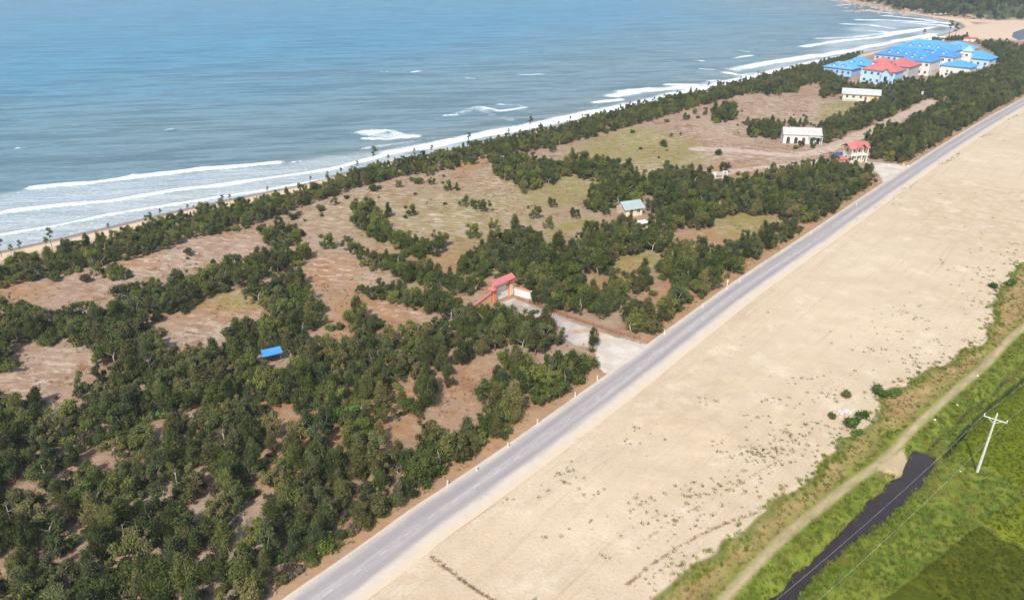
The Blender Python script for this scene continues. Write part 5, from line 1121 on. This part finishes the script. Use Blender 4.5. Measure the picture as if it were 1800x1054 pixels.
car(1640, 171, 1.2, paint('dark_violet', (.06, .045, .10), .3, .05), 'dark car parked at the far end of the sandy path'); car(1646, 170, 1.0, paint('silver', (.5, .5, .55), .3, .05), 'silver car parked right of a dark car at the far end of the path')
t = thing('gate_pillar', 'pale double pillar at the far end of the sandy path', 'pillar', site(1624, 172), -RZ); MB().box(-1.5, -.7, -.4, .4, -.3, 2.8).build('shaft', P_white, t); MB().box(.7, 1.5, -.4, .4, -.3, 2.8).build('shaft', P_white, t)

# ------------------------------------------------------------------ power pole and wires in the rice
pxy_ = at(1718, 828, -.6); ax = math.radians(-24)
def pole(loc, label):
    t = thing('power_pole', label, 'utility pole', loc, ax); MB().tube([(0, 0, -.5), (0, 0, 5), (0, 0, 10.1)], [.21, .165, .12], 10).build('mast', P_conc, t)
    MB().box(-1.45, 1.45, -.04, .04, 9.22, 9.31).build('crossarm', P_steel, t); MB().tube([(-.8, -.06, 9.2), (0, -.1, 8.6)], [.03, .03], 4).tube([(.8, -.06, 9.2), (0, -.1, 8.6)], [.03, .03], 4).build('brace', P_steel, t)
    for u in (-1.4, 1.4): MB().tube([(u, 0, 9.32), (u, 0, 9.45), (u, 0, 9.5), (u, 0, 9.68)], [.03, .03, .1, .07], 8).build('insulator', P_post, t)
    MB().tube([(0, 0, 10.1), (0, 0, 10.2), (0, 0, 10.34)], [.03, .09, .06], 8).build('insulator', P_post, t)
pdir = Vector((math.cos(ax + math.pi / 2), math.sin(ax + math.pi / 2), 0)); pdir = Vector((.777, .629, 0)); ax = math.radians(-38)
pole(pxy_, 'tall pale concrete power pole with one crossarm at the edge of the rice'); pole(tuple(Vector(pxy_) - pdir * 62), 'second concrete power pole outside the lower right of the rice'); pole(tuple(Vector(pxy_) + pdir * 62), 'third concrete power pole outside the right of the rice')
cr = Vector((math.cos(ax), math.sin(ax), 0))
for nm, off_v, hz in (('left', -1.4, 9.66), ('right', 1.4, 9.66)):
    m = MB(); pts = []
    for k in range(-24, 25):
        f_ = (k / 24.) % 1.; sag = 1.3 * 4 * f_ * (1 - f_); pts.append(Vector(pxy_) + pdir * (62 * k / 24) + cr * off_v + Vector((0, 0, hz - sag)))
    m.tube(pts, [.006] * len(pts), 4); tag(m.build('power_line', P_steel), {'left': 'thin wire over the channel from the left end of the pole crossarm', 'right': 'thin wire from the right end of the pole crossarm'}[nm], 'wire')

# ------------------------------------------------------------------ rubble and stones
def rock_mesh(seed, sx, sy, sz):
    import bmesh
    bm = bmesh.new(); bmesh.ops.create_icosphere(bm, subdivisions=3, radius=1.); g = np.random.default_rng(seed); pl = [(Vector(g.normal(size=3)).normalized(), .55 + .35 * g.random()) for _ in range(12)]
    for v in bm.verts:
        for n_, d_ in pl:
            k = v.co.dot(n_)
            if k > d_: v.co -= n_ * (k - d_)
        v.co = Vector((v.co.x * sx, v.co.y * sy, v.co.z * sz))
    me = bpy.data.meshes.new('rock'); bm.to_mesh(me); bm.free(); me.materials.append(P_rock); return me


ROCKS = [rock_mesh(900 + i, 1.0, .75 + .1 * (i % 3), .6 + .08 * (i % 4)) for i in range(7)]
xs = []
hb = poly([(1478, 3), (1500, 3), (1545, 10), (1575, 18), (1610, 23), (1640, 28), (1700, 34), (1760, 37)]); Xh, Gh, Nh, qh = along(hb, 1.9)
for i in range(len(Xh)):
    c = Xh[i] + Nh[i] * NR.normal() * 7 + np.array([0, 6]); s_ = .8 + 1.7 * R.random() ** 2; o = link('boulder', ROCKS[i % 7]); o.location = (c[0], c[1], max(gz(*c), -1.2) + .1 * s_); o.scale = (s_ * R.uniform(.8, 1.5), s_, s_ * R.uniform(.7, 1.2)); o.rotation_euler = (0, 0, R.random() * 6.28); tag(o, 'pinkish boulder among the rocks along the foot of the headland', 'boulder', 'boulders along the headland')
for i in range(46):
    a = 1475 + 120 * R.random() ** 1.2; b = 2 + (a - 1475) * .12 + R.uniform(0, 14); x, y, _ = at(a, b); s_ = .9 + 1.4 * R.random(); o = link('sea_rock', ROCKS[i % 7]); o.location = (x, y, -1.2); o.scale = (s_ * 1.6, s_, s_ * .9); o.rotation_euler = (0, 0, R.random() * 6.28); tag(o, 'dark pink rock standing in the surf off the headland', 'rock', 'rocks in the surf')
for i in range(40):
    x, y = R.uniform(430, 800), R.uniform(860, 1150)
    if sdf(np.array([[x, y]]), HILL)[0] < 12: continue
    s_ = 1.4 + 3 * R.random() ** 2; o = link('outcrop', ROCKS[i % 7]); o.location = (x, y, gz(x, y) + .4 * s_); o.scale = (s_ * 1.3, s_, s_); o.rotation_euler = (0, 0, R.random() * 6.28); tag(o, 'bare rock outcrop showing through the headland scrub', 'rock', 'outcrops on the headland')
x, y, z_ = site(1483, 728)
t = thing('rubble_heap', 'dumped heap of pale and pink rubble at the crumbling sand edge', 'rubble', (x, y, z_), .4)
for i in range(9): o = link('block', ROCKS[i % 7].copy() if i < 2 else ROCKS[i % 7], t); o.location = (R.uniform(-1.1, 1.1), R.uniform(-.8, .8), .1 + .3 * R.random()); s_ = R.uniform(.35, .8); o.scale = (s_, s_, s_); o.rotation_euler = (R.random(), R.random(), R.random() * 6); o.material_slots[0].link = 'OBJECT'; o.material_slots[0].material = P_rubble if i % 3 else paint('pink_rubble', (.62, .40, .38))
for a, b, lab in ((1645, 732, 'white boulder on the grassy bank right of the dirt track'), (1684, 706, 'small white stone by the overgrown ditch'), (1690, 822, 'tiny white stone in the grass left of the power pole'), (1720, 655, 'pale block lying beside the upper dirt track')):
    o = link('white_stone', ROCKS[1].copy()); o.location = site(a, b, .15); o.scale = (.24, .22, .2) if b != 822 else (.15, .14, .13); o.data.materials[0] = P_white; tag(o, lab, 'stone')
#@@BUILT_END@@
# ------------------------------------------------------------------ the air
HAZE = .00024
hb_ = MB().box(-1500, 2600, -700, 6000, -12, 260); hz_ = NT('haze_air'); v_ = hz_.n('ShaderNodeVolumePrincipled'); v_.inputs['Color'].default_value = (.80, .88, .98, 1); v_.inputs['Density'].default_value = HAZE; v_.inputs['Anisotropy'].default_value = .2
hz_.t.links.new(v_.outputs[0], hz_.out.inputs[1]); tag(hb_.build('haze', hz_.m), kind='stuff')
